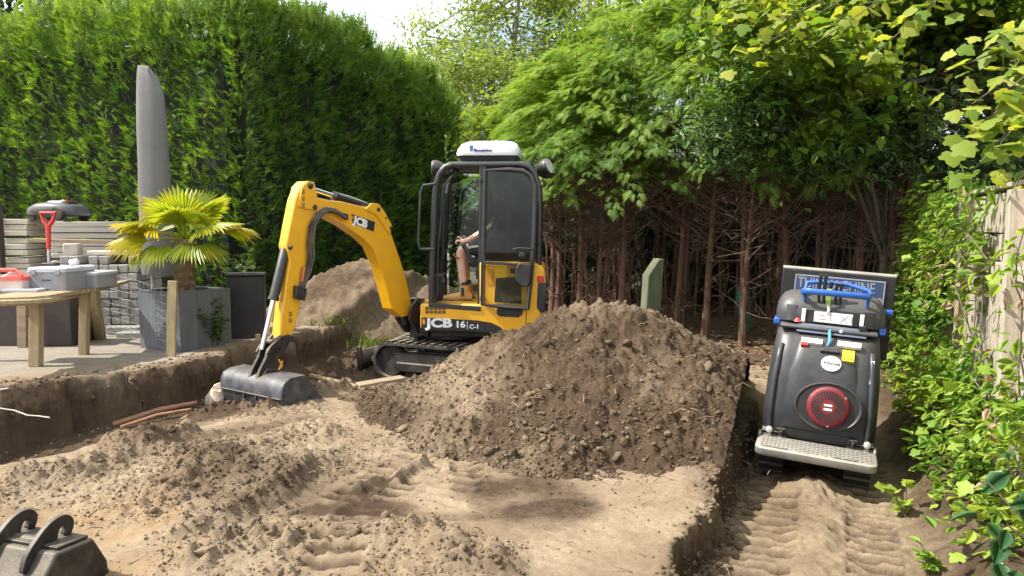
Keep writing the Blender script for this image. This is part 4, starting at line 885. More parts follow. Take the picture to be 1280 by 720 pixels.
# undercarriage, turned about its slewing ring
UA = Matrix.Rotation(math.radians(-22), 4, 'Z')
def stad(r, L, n=10): return [(L / 2 + r * math.cos(math.radians(a)), r * math.sin(math.radians(a))) for a in np.linspace(90, -90, n)] + [(-L / 2 + r * math.cos(math.radians(a)), r * math.sin(math.radians(a))) for a in np.linspace(-90, -270, n)]
for s in (1, -1):
    y0 = s * .375; mb = MB(); outp = stad(.205, 1.10); inn = stad(.175, 1.10)
    rings = []
    for (x, z), (xi, zi) in zip(outp, inn): rings.append([(x, y0 - .115, z + .215), (x, y0 + .115, z + .215), (xi, y0 + .115, zi + .215), (xi, y0 - .115, zi + .215)])
    mb.loft(rings + [rings[0]], cap=False)
    per = stad(.205, 1.10, 22); pl = [Vector((a, 0, b)) for a, b in per] ; pl.append(pl[0]); acc = 0; nxt = 0
    for a, b in zip(pl[:-1], pl[1:]):
        L = (b - a).length; d = (b - a).normalized() if L > 1e-6 else Vector((1, 0, 0)); nrm = Vector((-d.z, 0, d.x))
        while nxt < acc + L:
            q = a + d * (nxt - acc); mb.bar(q + Vector((0, y0 - .112, .215)) - nrm * .0, q + Vector((0, y0 + .112, .215)), .045, .045, up=tuple(nrm)); nxt += .105
        acc += L
    for i in range(len(mb.v)): mb.v[i] = UA @ mb.v[i]
    tk = mb.build('track', M['rubber'], EX)
    fr = MB().box((0, y0, .22), (1.0, .14, .17)).box((0, y0 + s * .08, .16), (.92, .05, .10)).box((0, y0 - s * .15, .25), (.6, .2, .14))
    for i in range(len(fr.v)): fr.v[i] = UA @ fr.v[i]
    fr.build('track_frame', M['darksteel'], tk, bevel=.012)
    for xx, rr in ((.55, .165), (-.55, .165), (-.3, .075), (-.1, .075), (.1, .075), (.3, .075)):
        Mx = UA @ Matrix(((1, 0, 0, xx), (0, 0, 1, y0 - .06), (0, -1, 0, .215 if rr > .1 else .11), (0, 0, 0, 1)))
        MB().lathe([(rr * .35, -.0), (rr, .0), (rr, .12), (rr * .35, .12)], 20, Mx).build('roller', M['darksteel'], tk)
bl = MB(); prof = [(.92 + .05 * (t * 2 - 1) ** 2 * 1.6, .02 + .27 * t) for t in np.linspace(0, 1, 7)]
poly = prof + [(x + .03, z) for x, z in reversed(prof)]
bl.prism(poly, XZ, -.49, .49)
for i in range(len(bl.v)): bl.v[i] = UA @ bl.v[i]
bl = bl.build('dozer_blade', M['darksteel'], EX, bevel=.005)
mb = MB()
for s in (1, -1): mb.bar((.25, s * .16, .26), (.93, s * .20, .16), .06, .10)
mb.tube([(.3, 0, .36), (.62, 0, .30)], .04, 10).tube([(.62, 0, .30), (.92, 0, .22)], .018, 8)
for k in range(4): mb.tube([(.35, -.08 + .06 * k, .46), (.55, -.10 + .07 * k, .48 - .03 * k), (.75, -.05 + .04 * k, .40), (.9, -.03 + .03 * k, .26)], .012, 6)
mb.box((.0, 0, .30), (.5, .5, .26)).box((.95, .47, .22), (.05, .04, .26))
for i in range(len(mb.v)): mb.v[i] = UA @ mb.v[i]
mb.build('blade_arms', M['darksteel'], bl, bevel=.006)

# ---- boom in its own upright plane, swung towards the camera
U = Vector((-.58, -.81, 0)).normalized(); Nn = Vector((.81, -.58, 0)).normalized(); B0 = Vector((-1.11, 8.47, 0))
def bp(px, py, off=0.0):
    """point of the boom plane moved off sideways"""
    return at_plane(px, py, B0, Nn) + Nn * off
def plate(pts, w0, w1, off=None):
    mb = MB(); P = [bp(a, b) for a, b in pts]; n = len(P)
    vs = [p + Nn * w0 for p in P] + [p + Nn * w1 for p in P]
    return mb.add(vs, [tuple(range(n)), tuple(reversed(range(n, 2 * n)))] + [(i, i + n, (i + 1) % n + n, (i + 1) % n) for i in range(n)])
def smooth_poly(p, k=2):
    for _ in range(k):
        q = []
        for i in range(len(p)):
            a, b = p[i], p[(i + 1) % len(p)]; q += [(a[0] * .78 + b[0] * .22, a[1] * .78 + b[1] * .22), (a[0] * .22 + b[0] * .78, a[1] * .22 + b[1] * .78)]
        p = q
    return p
kp = MB(); k0 = B0 + Vector((0, 0, .45))
kp.lathe([(.075, .36), (.075, .70)], 18, Matrix.Translation((-1.05, 8.47, 0))).build('king_post', M['darksteel'], EX, world=True) if False else None
kq = MB(); c = Vector((-1.06, 8.45, 0))
kq.lathe([(.085, .34), (.085, .78)], 18, Matrix.Translation(c)); kq.bar(c + Vector((.14, 0, .42)), c + Vector((-.02, 0, .42)), .30, .10, up=(0, 0, 1)); kq.bar(c + Vector((.14, 0, .70)), c + Vector((-.02, 0, .70)), .26, .08, up=(0, 0, 1))
for s in (1, -1):
    q = [(c + U * a + Nn * (s * .10) + Vector((0, 0, b))) for a, b in ((0, .38), (.10, .40), (.24, .56), (.22, .70), (.10, .80), (0, .74))]
    n = 6; vs = [p - Nn * .018 for p in q] + [p + Nn * .018 for p in q]; kq.add(vs, [tuple(range(n)), tuple(reversed(range(n, 2 * n)))] + [(i, i + n, (i + 1) % n + n, (i + 1) % n) for i in range(n)])
kq.build('swing_bracket', M['darksteel'], EX, world=True, bevel=.006)
boom_o = [(512, 392), (507, 374), (502, 349), (495, 327), (489, 309), (483, 292), (482, 284), (473, 266), (464, 255), (455, 259), (443, 257.5), (422, 252), (404, 250), (391, 247), (383, 252), (384, 262), (391, 265), (405, 272), (423, 281), (445, 296), (459, 309), (470, 334), (478, 362), (484, 386), (497, 396)]
bm_ = plate(boom_o, -.075, .075).build('boom', M['yellow'], EX, world=True, bevel=.010)
for s in (1, -1):
    plate([(449, 262), (457, 254), (466, 255), (474, 266), (483, 283), (480, 293), (470, 279), (462, 268)], s * .075, s * .092).build('gusset', M['yellow'], bm_, world=True, bevel=.004)
def pin(px, py, r, w, parent, m='darksteel'):
    p = bp(px, py); Mx = Nn.to_track_quat('Z', 'Y').to_matrix().to_4x4(); Mx.translation = p
    return MB().lathe([(r * .6, -w - .012), (r, -w), (r, w), (r * .6, w + .012)], 16, Mx).build('pin', M[m], parent, world=True)
for a in ((465, 262, .022, .10), (481, 285, .022, .10), (474.5, 272.5, .012, .094)): pin(*a, bm_)
# boom name plate
pl_o = plate([(432.5, 267.5), (434.5, 279.5), (460.5, 289.5), (462.5, 277.5)], .0755, .0775).build('name_plate', M['print_black'], bm_, world=True, smooth=False)
a_, b_ = bp(434.8, 274.6, .0782), bp(462, 284.6, .0782); ex = (b_ - a_).normalized(); Mx = Matrix((ex, Nn.cross(ex), Nn)).transposed().to_4x4(); Mx.translation = a_
Mi = rootM(EX).inverted()
put_text('lettering', 'JCB', .108, Mi @ Mx @ Matrix.Translation((.012, 0, 0)), M['print_white'], pl_o, bold=.006, sx=1.12)
MB().tube([bp(434.3, 269.8, .0782), bp(434.9, 273.6, .0782)], .008, 6).build('logo_mark', M['print_orange'], pl_o, world=True)
plate([(421, 266), (421, 272), (427, 275), (427, 268)], .075, .10).build('hose_clamp', M['black'], bm_, world=True, bevel=.004)
# dipper (stick)
stick = [(386, 228), (390, 243), (392, 252), (391, 260), (389, 292), (385, 306), (381, 318), (379, 336), (370, 378), (365, 404), (361, 416), (352, 428), (344, 428), (345, 418), (348.5, 385), (354, 345), (357, 325), (355, 315), (353, 307), (358, 280), (364, 250), (371, 232), (377, 226.5)]
sk = plate(stick, -.062, .062).build('stick', M['yellow'], EX, world=True, bevel=.010)
for s in (1, -1): plate([(371, 234), (378, 226.5), (386, 228), (389.5, 243), (390, 262), (378, 262), (366, 258)], s * .062, s * .080).build('side_plate', M['yellow'], sk, world=True, bevel=.004)
for a in ((381, 232.5, .03, .088), (386.5, 259, .026, .088), (357, 309, .022, .075), (346, 424, .026, .075)): pin(*a, sk)
mb = MB()
for py in (240, 249, 257):
    mb.prism([(0, 0), (1, 0), (1, 1), (0, 1)], lambda u, v, w: bp(370.5 + 3.5 * u, py + 6 * v - 3, .0805 + w), 0, .001)
mb.build('warning_symbols', mat('symbol_print_two', (.30, .16, .02), .5), sk, world=True, smooth=False)
mb = MB()
for py in (392, 400): mb.prism([(0, 0), (1, 0), (1, 1), (0, 1)], lambda u, v, w: bp(355.5 + 4.0 * u, py + 6 * v - 3, .0625 + w), 0, .001)
mb.build('warning_symbols', M['symbol_two'] if 'symbol_two' in M else mat('symbol_print_three', (.30, .16, .02), .5), sk, world=True, smooth=False)
# rams
def ram(a, b, f, r, name, parent, off=0.0, end=0):
    A, B = bp(*a, off), bp(*b, off); m_ = A.lerp(B, f)
    c = MB().tube([A, A.lerp(m_, .03), m_], [r * .8, r, r], 16).tube([A.lerp(m_, .94), m_], r * 1.14, 16).build(name, M['black'], EX, world=True)
    MB().tube([m_, B], r * .52, 12).build('rod', M['chrome'], c, world=True); return c
r1 = ram((466, 261), (381, 233), .60, .042, 'arm_ram', EX)
MB().tube([bp(462, 255.5), bp(440, 247), bp(418, 240.5)], .010, 8).build('hose_pipe', M['chrome'], r1, world=True)
r2 = ram((357, 310), (327, 437), .52, .045, 'bucket_ram', EX, .0)
# set the bucket ram clear in front of the stick's back face
r3 = ram((507, 404), (473, 302), .70, .05, 'lift_ram', EX, -.0)
# hoses
mb = MB()
for k in range(3):
    of = .092 + .018 * k
    mb.tube([bp(424 - k, 270 + k * 2, of), bp(411, 262 + 2 * k, of), bp(398, 260 + 2 * k, of), bp(387 + k, 267 + 2 * k, of), bp(379 + 2 * k, 283, of), bp(376.5 + 2.2 * k, 305, of), bp(377.5 + 2 * k, 322, of), bp(374 + 1.6 * k, 340, of), bp(370 + k, 353, of * .9), bp(362 + 3 * k, 366, of * .85)], .012, 8)
mb.build('hydraulic_hose', M['rubber'], sk, world=True)
mb = MB(); mb.tube([bp(373, 333, .085), bp(370, 352, .085)], .022, 8); mb.build('hose_joint', mat('copper_joint', (.42, .13, .06), .4, metal=.6), sk, world=True)
plate([(361, 356), (360, 372), (371, 375), (374, 360)], .062, .12).build('valve_block', M['black'], sk, world=True, bevel=.006)
# linkage, quick hitch and wide ditching bucket
lk = MB()
for s in (1, -1):
    o_ = .075 * s
    q = [(326, 441), (331, 432), (344, 420), (354, 417), (364, 422), (366, 428), (352, 426), (340, 434), (331, 441)]
    P = [bp(a, b, o_) for a, b in q]; n = len(P); vs = [p - Nn * .012 for p in P] + [p + Nn * .012 for p in P]; lk.add(vs, [tuple(range(n)), tuple(reversed(range(n, 2 * n)))] + [(i, i + n, (i + 1) % n + n, (i + 1) % n) for i in range(n)])
lk.build('bucket_link', M['darksteel'], EX, world=True, bevel=.004)
qh = MB()
for s in (1, -1):
    q = [(329, 436), (345, 418), (357, 423), (352, 437), (342, 447), (336, 462), (331, 478), (322, 483), (314, 478), (319, 462), (327, 446)]
    P = [bp(a, b, .055 * s) for a, b in q]; n = len(P); vs = [p - Nn * .018 for p in P] + [p + Nn * .018 for p in P]; qh.add(vs, [tuple(range(n)), tuple(reversed(range(n, 2 * n)))] + [(i, i + n, (i + 1) % n + n, (i + 1) % n) for i in range(n)])
qh.tube([bp(320, 477, -.10), bp(320, 477, .10)], .028, 12).tube([bp(340, 428, -.09), bp(340, 428, .09)], .03, 12).tube([bp(335, 468, -.09), bp(335, 468, .09)], .022, 12)
qh.build('quick_hitch', M['darksteel'], EX, world=True, bevel=.004)
MB().tube([bp(341, 448, .085), bp(345, 456, .09), bp(341, 461, .085), bp(346, 450, .085)], .008, 6).build('safety_hook', M['yellow'], EX, world=True)
bc = bp(338, 478); bz_ = bc.z
bp2 = []                                                    # bucket section in (forward u, z): open towards the machine
bp2 = [(-.10, .195), (-.165, .165), (-.195, .11), (-.20, .02), (-.185, -.08), (-.15, -.15), (-.09, -.195), (0, -.212)]
prof = [(.06, .20)] + bp2 + [(.16, -.22), (.36, -.185)]
inner = [(a * .93 + .008, b * .93 + .004) for a, b in prof]
def bk(a, b, w): return bc + U * (-a + .02) + Vector((0, 0, b - .085)) + Nn * w
BW = .45
mb = MB(); P = prof + list(reversed(inner)); n = len(P)
vs = [bk(a, b, -BW) for a, b in P] + [bk(a, b, BW) for a, b in P]; mb.add(vs, [(i, i + n, (i + 1) % n + n, (i + 1) % n) for i in range(n)])
m2 = len(prof)
mb.add([bk(a, b, w) for w in (-BW, BW) for a, b in P], [tuple([i, i + 1, 2 * m2 - 2 - i, 2 * m2 - 1 - i]) for i in range(m2 - 1)] + [tuple([n + i, n + i + 1, n + 2 * m2 - 2 - i, n + 2 * m2 - 1 - i]) for i in range(m2 - 1)])
bkt = mb.build('ditching_bucket', M['steel'], EX, world=True)
for s in (1, -1):
    mb = MB(); q = prof; n = len(q); vs = [bk(a, b, s * BW) for a, b in q] + [bk(a, b, s * (BW - .02)) for a, b in q]
    mb.add(vs, [tuple(range(n)), tuple(reversed(range(n, 2 * n)))] + [(i, i + n, (i + 1) % n + n, (i + 1) % n) for i in range(n)]); mb.build('side_plate', M['steel'], bkt, world=True, bevel=.004)
mb = MB()
for w in (-.085, .085):
    q = [(-.19, -.02), (-.16, .12), (-.06, .22), (.04, .20), (-.02, .10), (-.10, .0)]
    vs = [bk(a * 1.08 - .01, b * 1.08, w - .015) for a, b in q] + [bk(a * 1.08 - .01, b * 1.08, w + .015) for a, b in q]; n = 6
    mb.add(vs, [tuple(range(n)), tuple(reversed(range(n, 2 * n)))] + [(i, i + n, (i + 1) % n + n, (i + 1) % n) for i in range(n)])
mb.tube([bk(-.205, .02, -BW + .02), bk(-.205, .02, BW - .02)], .010, 6).build('bucket_lugs', M['darksteel'], bkt, world=True, bevel=.003)

# ------------------------------------------------------------------ person at the levers
def skin_body(name, chains, material, parent, sub=1, root=0):
    """one continuous mesh grown over a skeleton: chains of (point, radius)"""
    vs, es, rs, seen = [], [], [], {}
    roots = []
    for ch in chains:
        prev = None
        for p, r in ch:
            key = tuple(round(c, 4) for c in p)
            if key not in seen: seen[key] = len(vs); vs.append(p); rs.append(r); (roots.append(seen[key]) if prev is None else None)
            k = seen[key]
            if prev is not None and prev != k: es.append((prev, k))
            prev = k
    me = bpy.data.meshes.new(name); me.from_pydata(vs, es, []); o = link(name, me, material, parent)
    m = o.modifiers.new('skin', 'SKIN'); m.use_smooth_shade = True
    for i, r in enumerate(rs):
        d = me.skin_vertices[0].data[i]; d.radius = (r, r) if not isinstance(r, tuple) else r; d.use_root = i in roots
    s = o.modifiers.new('sub', 'SUBSURF'); s.levels = s.render_levels = sub
    return o
px0 = 0.0
PR = empty('person', (0, 0, 0)); PR.location = rootM(EX) @ Vector((-.47, 0, .86)); PR.rotation_euler = EX.rotation_euler
tag(PR, 'person in dark shirt, grey shorts and tan boots seated at the excavator levers', 'person')
# coordinates below: x forward, y left, z up from the cab floor under the seat
hip = (-.04, 0, .62); hz0 = .0
hl, hr = (.02, .10, .60), (.02, -.10, .60)
kl, kr = (.37, .14, .575), (.36, -.15, .575)
al, ar = (.335, .13, .115), (.33, -.15, .115)
wai, che, nek, hed = (-.07, 0, .80), (-.07, 0, 1.02), (-.045, 0, 1.16), (-.015, 0, 1.26)
shl, shr = (-.06, .17, 1.07), (-.06, -.17, 1.07)
ell_, elr = (.02, .255, .82), (.02, -.255, .82)
wl, wr = (.285, .275, .685), (.285, -.275, .685)
chains = [[(hip, .12), (wai, .125), (che, .135), (nek, .055), (hed, .085), ((-.01, 0, 1.33), .085), ((-.015, 0, 1.385), .06)],
          [(hip, .12), (hl, .085), ((.2, .12, .60), .078), (kl, .060), ((.362, .137, .45), .058), ((.35, .135, .30), .047), (al, .036), ((.40, .14, .06), .035)],
          [(hip, .12), (hr, .085), ((.2, -.13, .60), .078), (kr, .060), ((.355, -.15, .45), .058), ((.345, -.15, .30), .047), (ar, .036), ((.40, -.155, .06), .035)],
          [(che, .135), (shl, .062), ((-.03, .22, .95), .047), (ell_, .040), ((.14, .27, .76), .037), (wl, .027), ((.325, .278, .675), .034), ((.36, .28, .67), .032)],
          [(che, .135), (shr, .062), ((-.03, -.22, .95), .047), (elr, .040), ((.14, -.27, .76), .037), (wr, .027), ((.325, -.278, .675), .034), ((.36, -.28, .67), .032)]]
for s in (1, -1):
    y = .28 * s
    for k, (dy, L) in enumerate(((-.028, .9), (-.009, 1.0), (.010, .95), (.028, .78))):
        yy = y + dy * s
        chains.append([((.355, yy, .682 - .002 * k), .0095), ((.385, yy, .690 - .003 * k), .0092), ((.385 + .022 * L, yy - .003 * s, .672), .0085), ((.385 + .012 * L, yy - .004 * s, .645), .0078)])
    chains.append([((.335, y - .030 * s, .690), .011), ((.352, y - .045 * s, .708), .0105), ((.378, y - .040 * s, .722), .009), ((.396, y - .034 * s, .722), .008)])
bd = skin_body('person_body', chains, M['skin'], PR, 2)
# face
HD = empty('face', (-.13, 0, 0)); HD.parent = PR
MB().loft([[(.20 + .0, -.012, 1.30), (.20, .012, 1.30), (.198, .006, 1.34), (.198, -.006, 1.34)], [(.226, -.010, 1.296), (.226, .010, 1.296), (.204, .004, 1.335), (.204, -.004, 1.335)]]).build('nose', M['skin'], HD, sub=1)
for s in (1, -1):
    MB().lathe([(.004, -.01), (.011, 0), (.004, .01)], 10, Matrix.Translation((.192, s * .032, 1.335))).build('eye', M['print_white'], HD)
    MB().lathe([(.004, -.028), (.016, -.01), (.018, .012), (.005, .03)], 10, Matrix.Translation((.105, s * .092, 1.315))).build('ear', M['skin'], HD)
MB().tube([(.192, -.025, 1.268), (.2, 0, 1.266), (.192, .025, 1.268)], [.003, .007, .003], 8).build('mouth', mat('lips', (.42, .16, .14), .5), HD)
hr_ = MB(); rings = []
for t, r in ((0, .098), (.35, .100), (.65, .086), (.9, .05), (1, .012)):
    rings.append([(.105 + (r * 1.05) * math.cos(a) - .012, r * .95 * math.sin(a), 1.325 + .105 * t + (.035 * math.cos(a) if t == 0 else 0)) for a in np.linspace(0, 2 * math.pi, 16, endpoint=False)])
hr_.loft(rings).build('hair', M['hair'], HD)
skin_body('shirt', [[((-.04, 0, .64), .135), (wai, .142), (che, .150), ((-.06, 0, 1.13), .075)], [(che, .150), (shl, .078), ((-.035, .215, .96), .062), ((-.01, .235, .90), .056)], [(che, .150), (shr, .078), ((-.035, -.215, .96), .062), ((-.01, -.235, .90), .056)]], M['shirt'], PR, 2)
shs = skin_body('shorts', [[((-.05, 0, .74), .135), (hip, .145), (hl, .108), ((.18, .12, .605), .098), ((.31, .138, .588), .088)], [(hip, .145), (hr, .108), ((.18, -.13, .605), .098), ((.31, -.15, .588), .088)]], M['shorts'], PR, 2)
MB().tube([(.30, .235, .60), (.22, .232, .615), (.10, .222, .63)], [.012, .012, .010], 8).build('white_stripe', M['print_white'], PR)
MB().tube([(.425, .14, .50), (.41, .19, .50), (.37, .20, .49)], [.010, .014, .006], 8).build('red_scrape', mat('red_mark', (.55, .06, .04), .5), PR)
for s, y in ((1, .135), (-1, -.152)):
    bt = MB()
    def ring(x, z, wd, hgt): return [(x, y + wd * math.cos(a), z + hgt * math.sin(a)) for a in np.linspace(0, 2 * math.pi, 14, endpoint=False)]
    bt.loft([ring(.245, .065, .032, .035), ring(.27, .075, .042, .05), ring(.34, .075, .044, .055), ring(.42, .062, .046, .045), ring(.49, .055, .050, .038), ring(.545, .05, .045, .030), ring(.565, .046, .025, .018)])
    bt.loft([[(.325 + r * 1.15 * math.cos(a), y + r * math.sin(a), z) for a in np.linspace(0, 2 * math.pi, 14, endpoint=False)] for r, z in ((.055, .07), (.052, .12), (.050, .165), (.052, .185), (.046, .19))])
    b_ = bt.build('boot', M['boot'], PR)
    MB().prism([(.24, .0), (.57, .0), (.575, .03), (.42, .028), (.24, .03)], lambda u, v, w: (u, y + w, v), -.046, .046).build('sole', M['rubber'], b_, bevel=.008)
    MB().lathe([(.045, .165), (.047, .21), (.042, .225)], 14, Matrix.Translation((.33, y, 0))).build('sock', M['shirt'], b_)
    MB().box((.345, y + .055, .12), (.035, .008, .09)).build('elastic_panel', M['black'], b_, bevel=.003)

# ------------------------------------------------------------------ tracked mini dumper, rear towards the camera, leaning in its trench
DP = empty('mini_dumper', (0, 0, 0)); tag(DP, 'dark grey and blue tracked mini dumper with red recoil starter and standing plate', 'mini dumper')
DP.rotation_euler = Euler((math.radians(3.0), math.radians(4.0), math.radians(-23)), 'XYZ'); DP.scale = (.94, .9, 1.05)
DP.location = at(1017, 580, .0) - rootM(DP) @ Vector((0, -.325, .21))
def ring(w, d, r, z, cy, n=5): return rrect(w, d, min(r, w / 2 - .001, d / 2 - .001), z, 0, cy, n)
# rear hood: x right, y forward, z up
rings = [ring(.74, .62, .10, .235, .36), ring(.79, .70, .12, .27, .355), ring(.80, .72, .13, .40, .36), ring(.785, .68, .13, .60, .38), ring(.76, .60, .13, .74, .41), ring(.735, .50, .12, .84, .44), ring(.72, .42, .10, .875, .465)]
hood = MB().loft(rings).build('rear_hood', M['charcoal'], DP, angle=65)
def hood_y(z):
    zs = [.235, .27, .40, .60, .74, .84, .875]; ys = [.05, .005, .0, .04, .11, .19, .255]
    return float(np.interp(z, zs, ys))
def hood_w(z): return float(np.interp(z, [.235, .27, .40, .60, .74, .84], [.37, .395, .40, .392, .38, .367]))
# raised middle of the hood
mr = []
for z, wd, p in ((.31, .27, -.004), (.34, .275, .022), (.48, .265, .026), (.62, .25, .028), (.70, .235, .030), (.78, .215, .030), (.85, .20, .026), (.862, .19, -.01)):
    yb = hood_y(z); mr.append([(x, yb - p * (1 - (abs(x) / wd) ** 6) + .004, z) for x in np.linspace(-wd, wd, 13)] + [(wd, yb + .10, z), (-wd, yb + .10, z)])
MB().loft(mr).build('hood_bulge', M['charcoal'], hood, angle=60)
for s in (1, -1): MB().loft([[(s * (hood_w(z) - .055 + .02 * math.cos(a)), hood_y(z) + .005 - .016 * math.sin(a) , z) for a in np.linspace(0, math.pi, 7)] for z in np.linspace(.30, .80, 7)]).build('hood_rib', M['charcoal'], hood, angle=60)
# recoil starter in an oval recess
def faceM(x, z, off=0.0):
    y0 = hood_y(z) - .030 - off; sl = math.atan2(hood_y(z + .05) - hood_y(z - .05), .10)
    R = Matrix.Rotation(math.pi / 2 - sl, 4, 'X'); R.translation = (x, y0, z); return R            # local x right, y up the face, z out
F = faceM(.055, .485) @ Matrix.Diagonal((1.26, 1.0, 1.0, 1.0))
vs = MB(); n = 32
rings = [[(.178 * k * math.cos(a), .135 * k * math.sin(a), z) for a in np.linspace(0, 2 * math.pi, n, endpoint=False)] for k, z in ((1.06, -.002), (1.04, .008), (1.0, .010), (.95, .002), (.90, -.004))]
vs.loft(rings, cap=False); vs.v = [F @ p for p in vs.v]; vs.build('recess_rim', M['charcoal'], hood)
vs = MB(); vs.add([F @ Vector((.165 * math.cos(a), .126 * math.sin(a), .0015)) for a in np.linspace(0, 2 * math.pi, n, endpoint=False)], [tuple(range(n))]); vs.build('recess', M['print_black'], hood, smooth=False)
rs = MB().lathe([(.118, .0), (.118, .022), (.110, .034), (.100, .040), (.034, .042), (.0001, .042)], 40, F).build('recoil_starter', mat('starter_red', (.17, .008, .016), .55, var=.25, dust=.1), DP)
mb = MB()
for k in range(36):
    a = 2 * math.pi * k / 36; c, s_ = math.cos(a), math.sin(a)
    q = [(.044, -.0024), (.094, -.0048), (.094, .0048), (.044, .0024)]
    mb.add([F @ Vector((u * c - v * s_, u * s_ + v * c, zz)) for zz in (.0432, ) for u, v in q], [(0, 1, 2, 3)])
mb.build('cooling_slots', M['print_black'], rs, smooth=False)
mb = MB(); mb.lathe([(.040, .0405), (.040, .0445), (.0001, .0445)], 24, F); mb.build('starter_hub', mat('dark_red', (.16, .02, .02), .45), rs)
mb = MB()
for dz in (.010, -.014): mb.add([F @ Vector((u, v + dz, .0452)) for u, v in ((-.022, -.006), (.022, -.006), (.022, .006), (-.022, .006))], [(0, 1, 2, 3)])
mb.build('hub_print', M['print_white'], rs, smooth=False)
for a in (-1.5, .62, 2.6): MB().lathe([(.008, .024), (.008, .036)], 8, F @ Matrix.Translation((.108 * math.cos(a), .108 * math.sin(a), 0))).build('bolt', M['chrome'], rs)
# round badge, stickers, keyhole lip
Fb = faceM(.045, .725, .004); bd_ = MB().lathe([(.066, -.004), (.066, .004), (.06, .006)], 32, Fb @ Matrix.Diagonal((1.05, .72, 1, 1))).build('badge', M['print_white'], hood)
put_text('lettering', 'Hinowa', .036, Fb @ Matrix.Translation((-.052, .0, .0075)), M['print_black'], bd_, bold=.0004)
def sticker(x, z, w_, h_, m, name, off=.004, parent=None):
    Fm = faceM(x, z, off); q = MB(); q.prism([(-w_ / 2, -h_ / 2), (w_ / 2, -h_ / 2), (w_ / 2, h_ / 2), (-w_ / 2, h_ / 2)], lambda u, v, w: Fm @ Vector((u, v, w)), -.02, .0025); return q.build(name, M[m], parent or hood, smooth=False)
ys_ = sticker(.155, .778, .082, .07, 'print_yellow', 'yellow_sticker', .008)
Fm = faceM(.155, .778, .011); q = MB()
for k in range(3): q.add([Fm @ Vector((u - .022 + .022 * k, v - .018, .0008)) for u, v in ((-.006, -.004), (.006, -.004), (.006, .004), (-.006, .004))], [(0, 1, 2, 3)])
q.build('sticker_print', M['print_black'], ys_, smooth=False)
sticker(-.105, .835, .15, .034, 'print_white', 'white_label', .010); sticker(.155, .838, .16, .034, 'print_white', 'white_label', .010); sticker(-.155, .815, .05, .02, 'red', 'red_label', .010)
Fm = faceM(.03, .79, .006); q = MB().prism([(-.07, -.012), (.07, -.012), (.055, .016), (-.055, .016)], lambda u, v, w: Fm @ Vector((u, v, w)), -.01, .014); q.build('hood_catch', M['black'], hood, bevel=.005)
for s, x in ((1, .345),):
    sticker(x - .02, .70, .02, .14, 'print_white', 'side_glint', -.03)  # white strip painting a bright reflection on the hood's right side
# blue control panel
cp = MB().add([(-.225, .20, .872), (.27, .20, .872), (.27, .265, .945), (-.225, .265, .945), (-.225, .40, .872), (.27, .40, .872), (.27, .40, .945), (-.225, .40, .945)], [(0, 1, 2, 3), (4, 7, 6, 5), (0, 4, 5, 1), (3, 2, 6, 7), (0, 3, 7, 4), (1, 5, 6, 2)]).build('control_panel', mat('dusty_blue_panel', (.045, .085, .17), .45, dust=.35), DP, bevel=.008)
mb = MB().box((.0, .36, .91), (.69, .30, .035)).build('panel_frame', M['charcoal2'], DP, bevel=.01)
Fp = Matrix.Rotation(math.radians(58), 4, 'X'); Fp.translation = (.03, .226, .913)
MB().lathe([(.018, 0), (.018, .012), (.010, .016)], 14, Fp @ Matrix.Translation((.06, .0, 0))).build('start_button', M['chrome'], cp)
q = MB(); q.prism([(-.035, -.012), (.035, -.012), (.035, .012), (-.035, .012)], lambda u, v, w: Fp @ Vector((u - .11, v, w)), 0, .006); q.build('hour_meter', M['print_white'], cp, bevel=.002)
q = MB(); q.prism([(-.02, -.02), (.02, -.02), (.02, .02), (-.02, .02)], lambda u, v, w: Fp @ Vector((u - .02, v, w)), 0, .006); q.build('switch_plate', M['black'], cp, bevel=.002)
MB().tube([Fp @ Vector((-.015, 0, .01)), Fp @ Vector((-.02, -.03, .05)), Fp @ Vector((-.01, -.10, .03)), Fp @ Vector((-.02, -.12, .012))], [.007, .010, .012, .009], 8).build('key_tag', mat('light_blue_tag', (.12, .42, .62), .5), cp)
# upper cowl
M['grey_print'] = mat('grey_print', (.16, .06, .07), .6)
rings = [ring(.775, .40, .10, .945, .50), ring(.785, .42, .12, 1.02, .50), ring(.77, .40, .13, 1.10, .505), ring(.71, .34, .12, 1.165, .52), ring(.63, .26, .10, 1.195, .53), ring(.46, .16, .07, 1.20, .54)]
cw = MB().loft(rings).build('upper_cowl', M['charcoal2'], DP, angle=65)
for s in (1, -1): MB().loft([[(s * (.265 + .05 * math.cos(a)), .298 + .004 - .022 * math.sin(a) + (z - .95) * .12, z) for a in np.linspace(0, math.pi, 8)] for z in np.linspace(.955, 1.10, 5)]).build('cowl_shoulder', M['charcoal2'], cw, angle=60)
q = MB(); q.prism([(-.19, .955), (.19, .955), (.19, 1.085), (-.19, 1.085)], lambda u, v, w: (u + .02, w, v), .270, .32); q.build('pictogram_panel', M['black'], cw, bevel=.006)
q = MB(); q.prism([(-.135, .972), (.135, .972), (.135, 1.07), (-.135, 1.07)], lambda u, v, w: (u + .025, w, v), .266, .271); q.build('pictogram_plate', M['print_white'], cw, smooth=False)
for a, b in (((.05, .985), (.105, 1.055)), ((.105, .985), (.05, 1.055)), ((-.02, .985), (-.02, 1.06)), ((-.1, 1.0), (-.05, 1.0)), ((-.1, 1.03), (-.06, 1.045)), ((.13, .99), (.13, 1.05))):
    MB().bar((a[0] + .025, .2652, a[1]), (b[0] + .025, .2652, b[1]), .004, .001, up=(0, 1, 0)).build('print_line', M['grey_print'], cw, smooth=False)
for x in (-.185, .225): 
    q = MB().box((x, .268, 1.02), (.028, .02, .12)); q.build('lever_slot', M['print_white'], cw, bevel=.003)
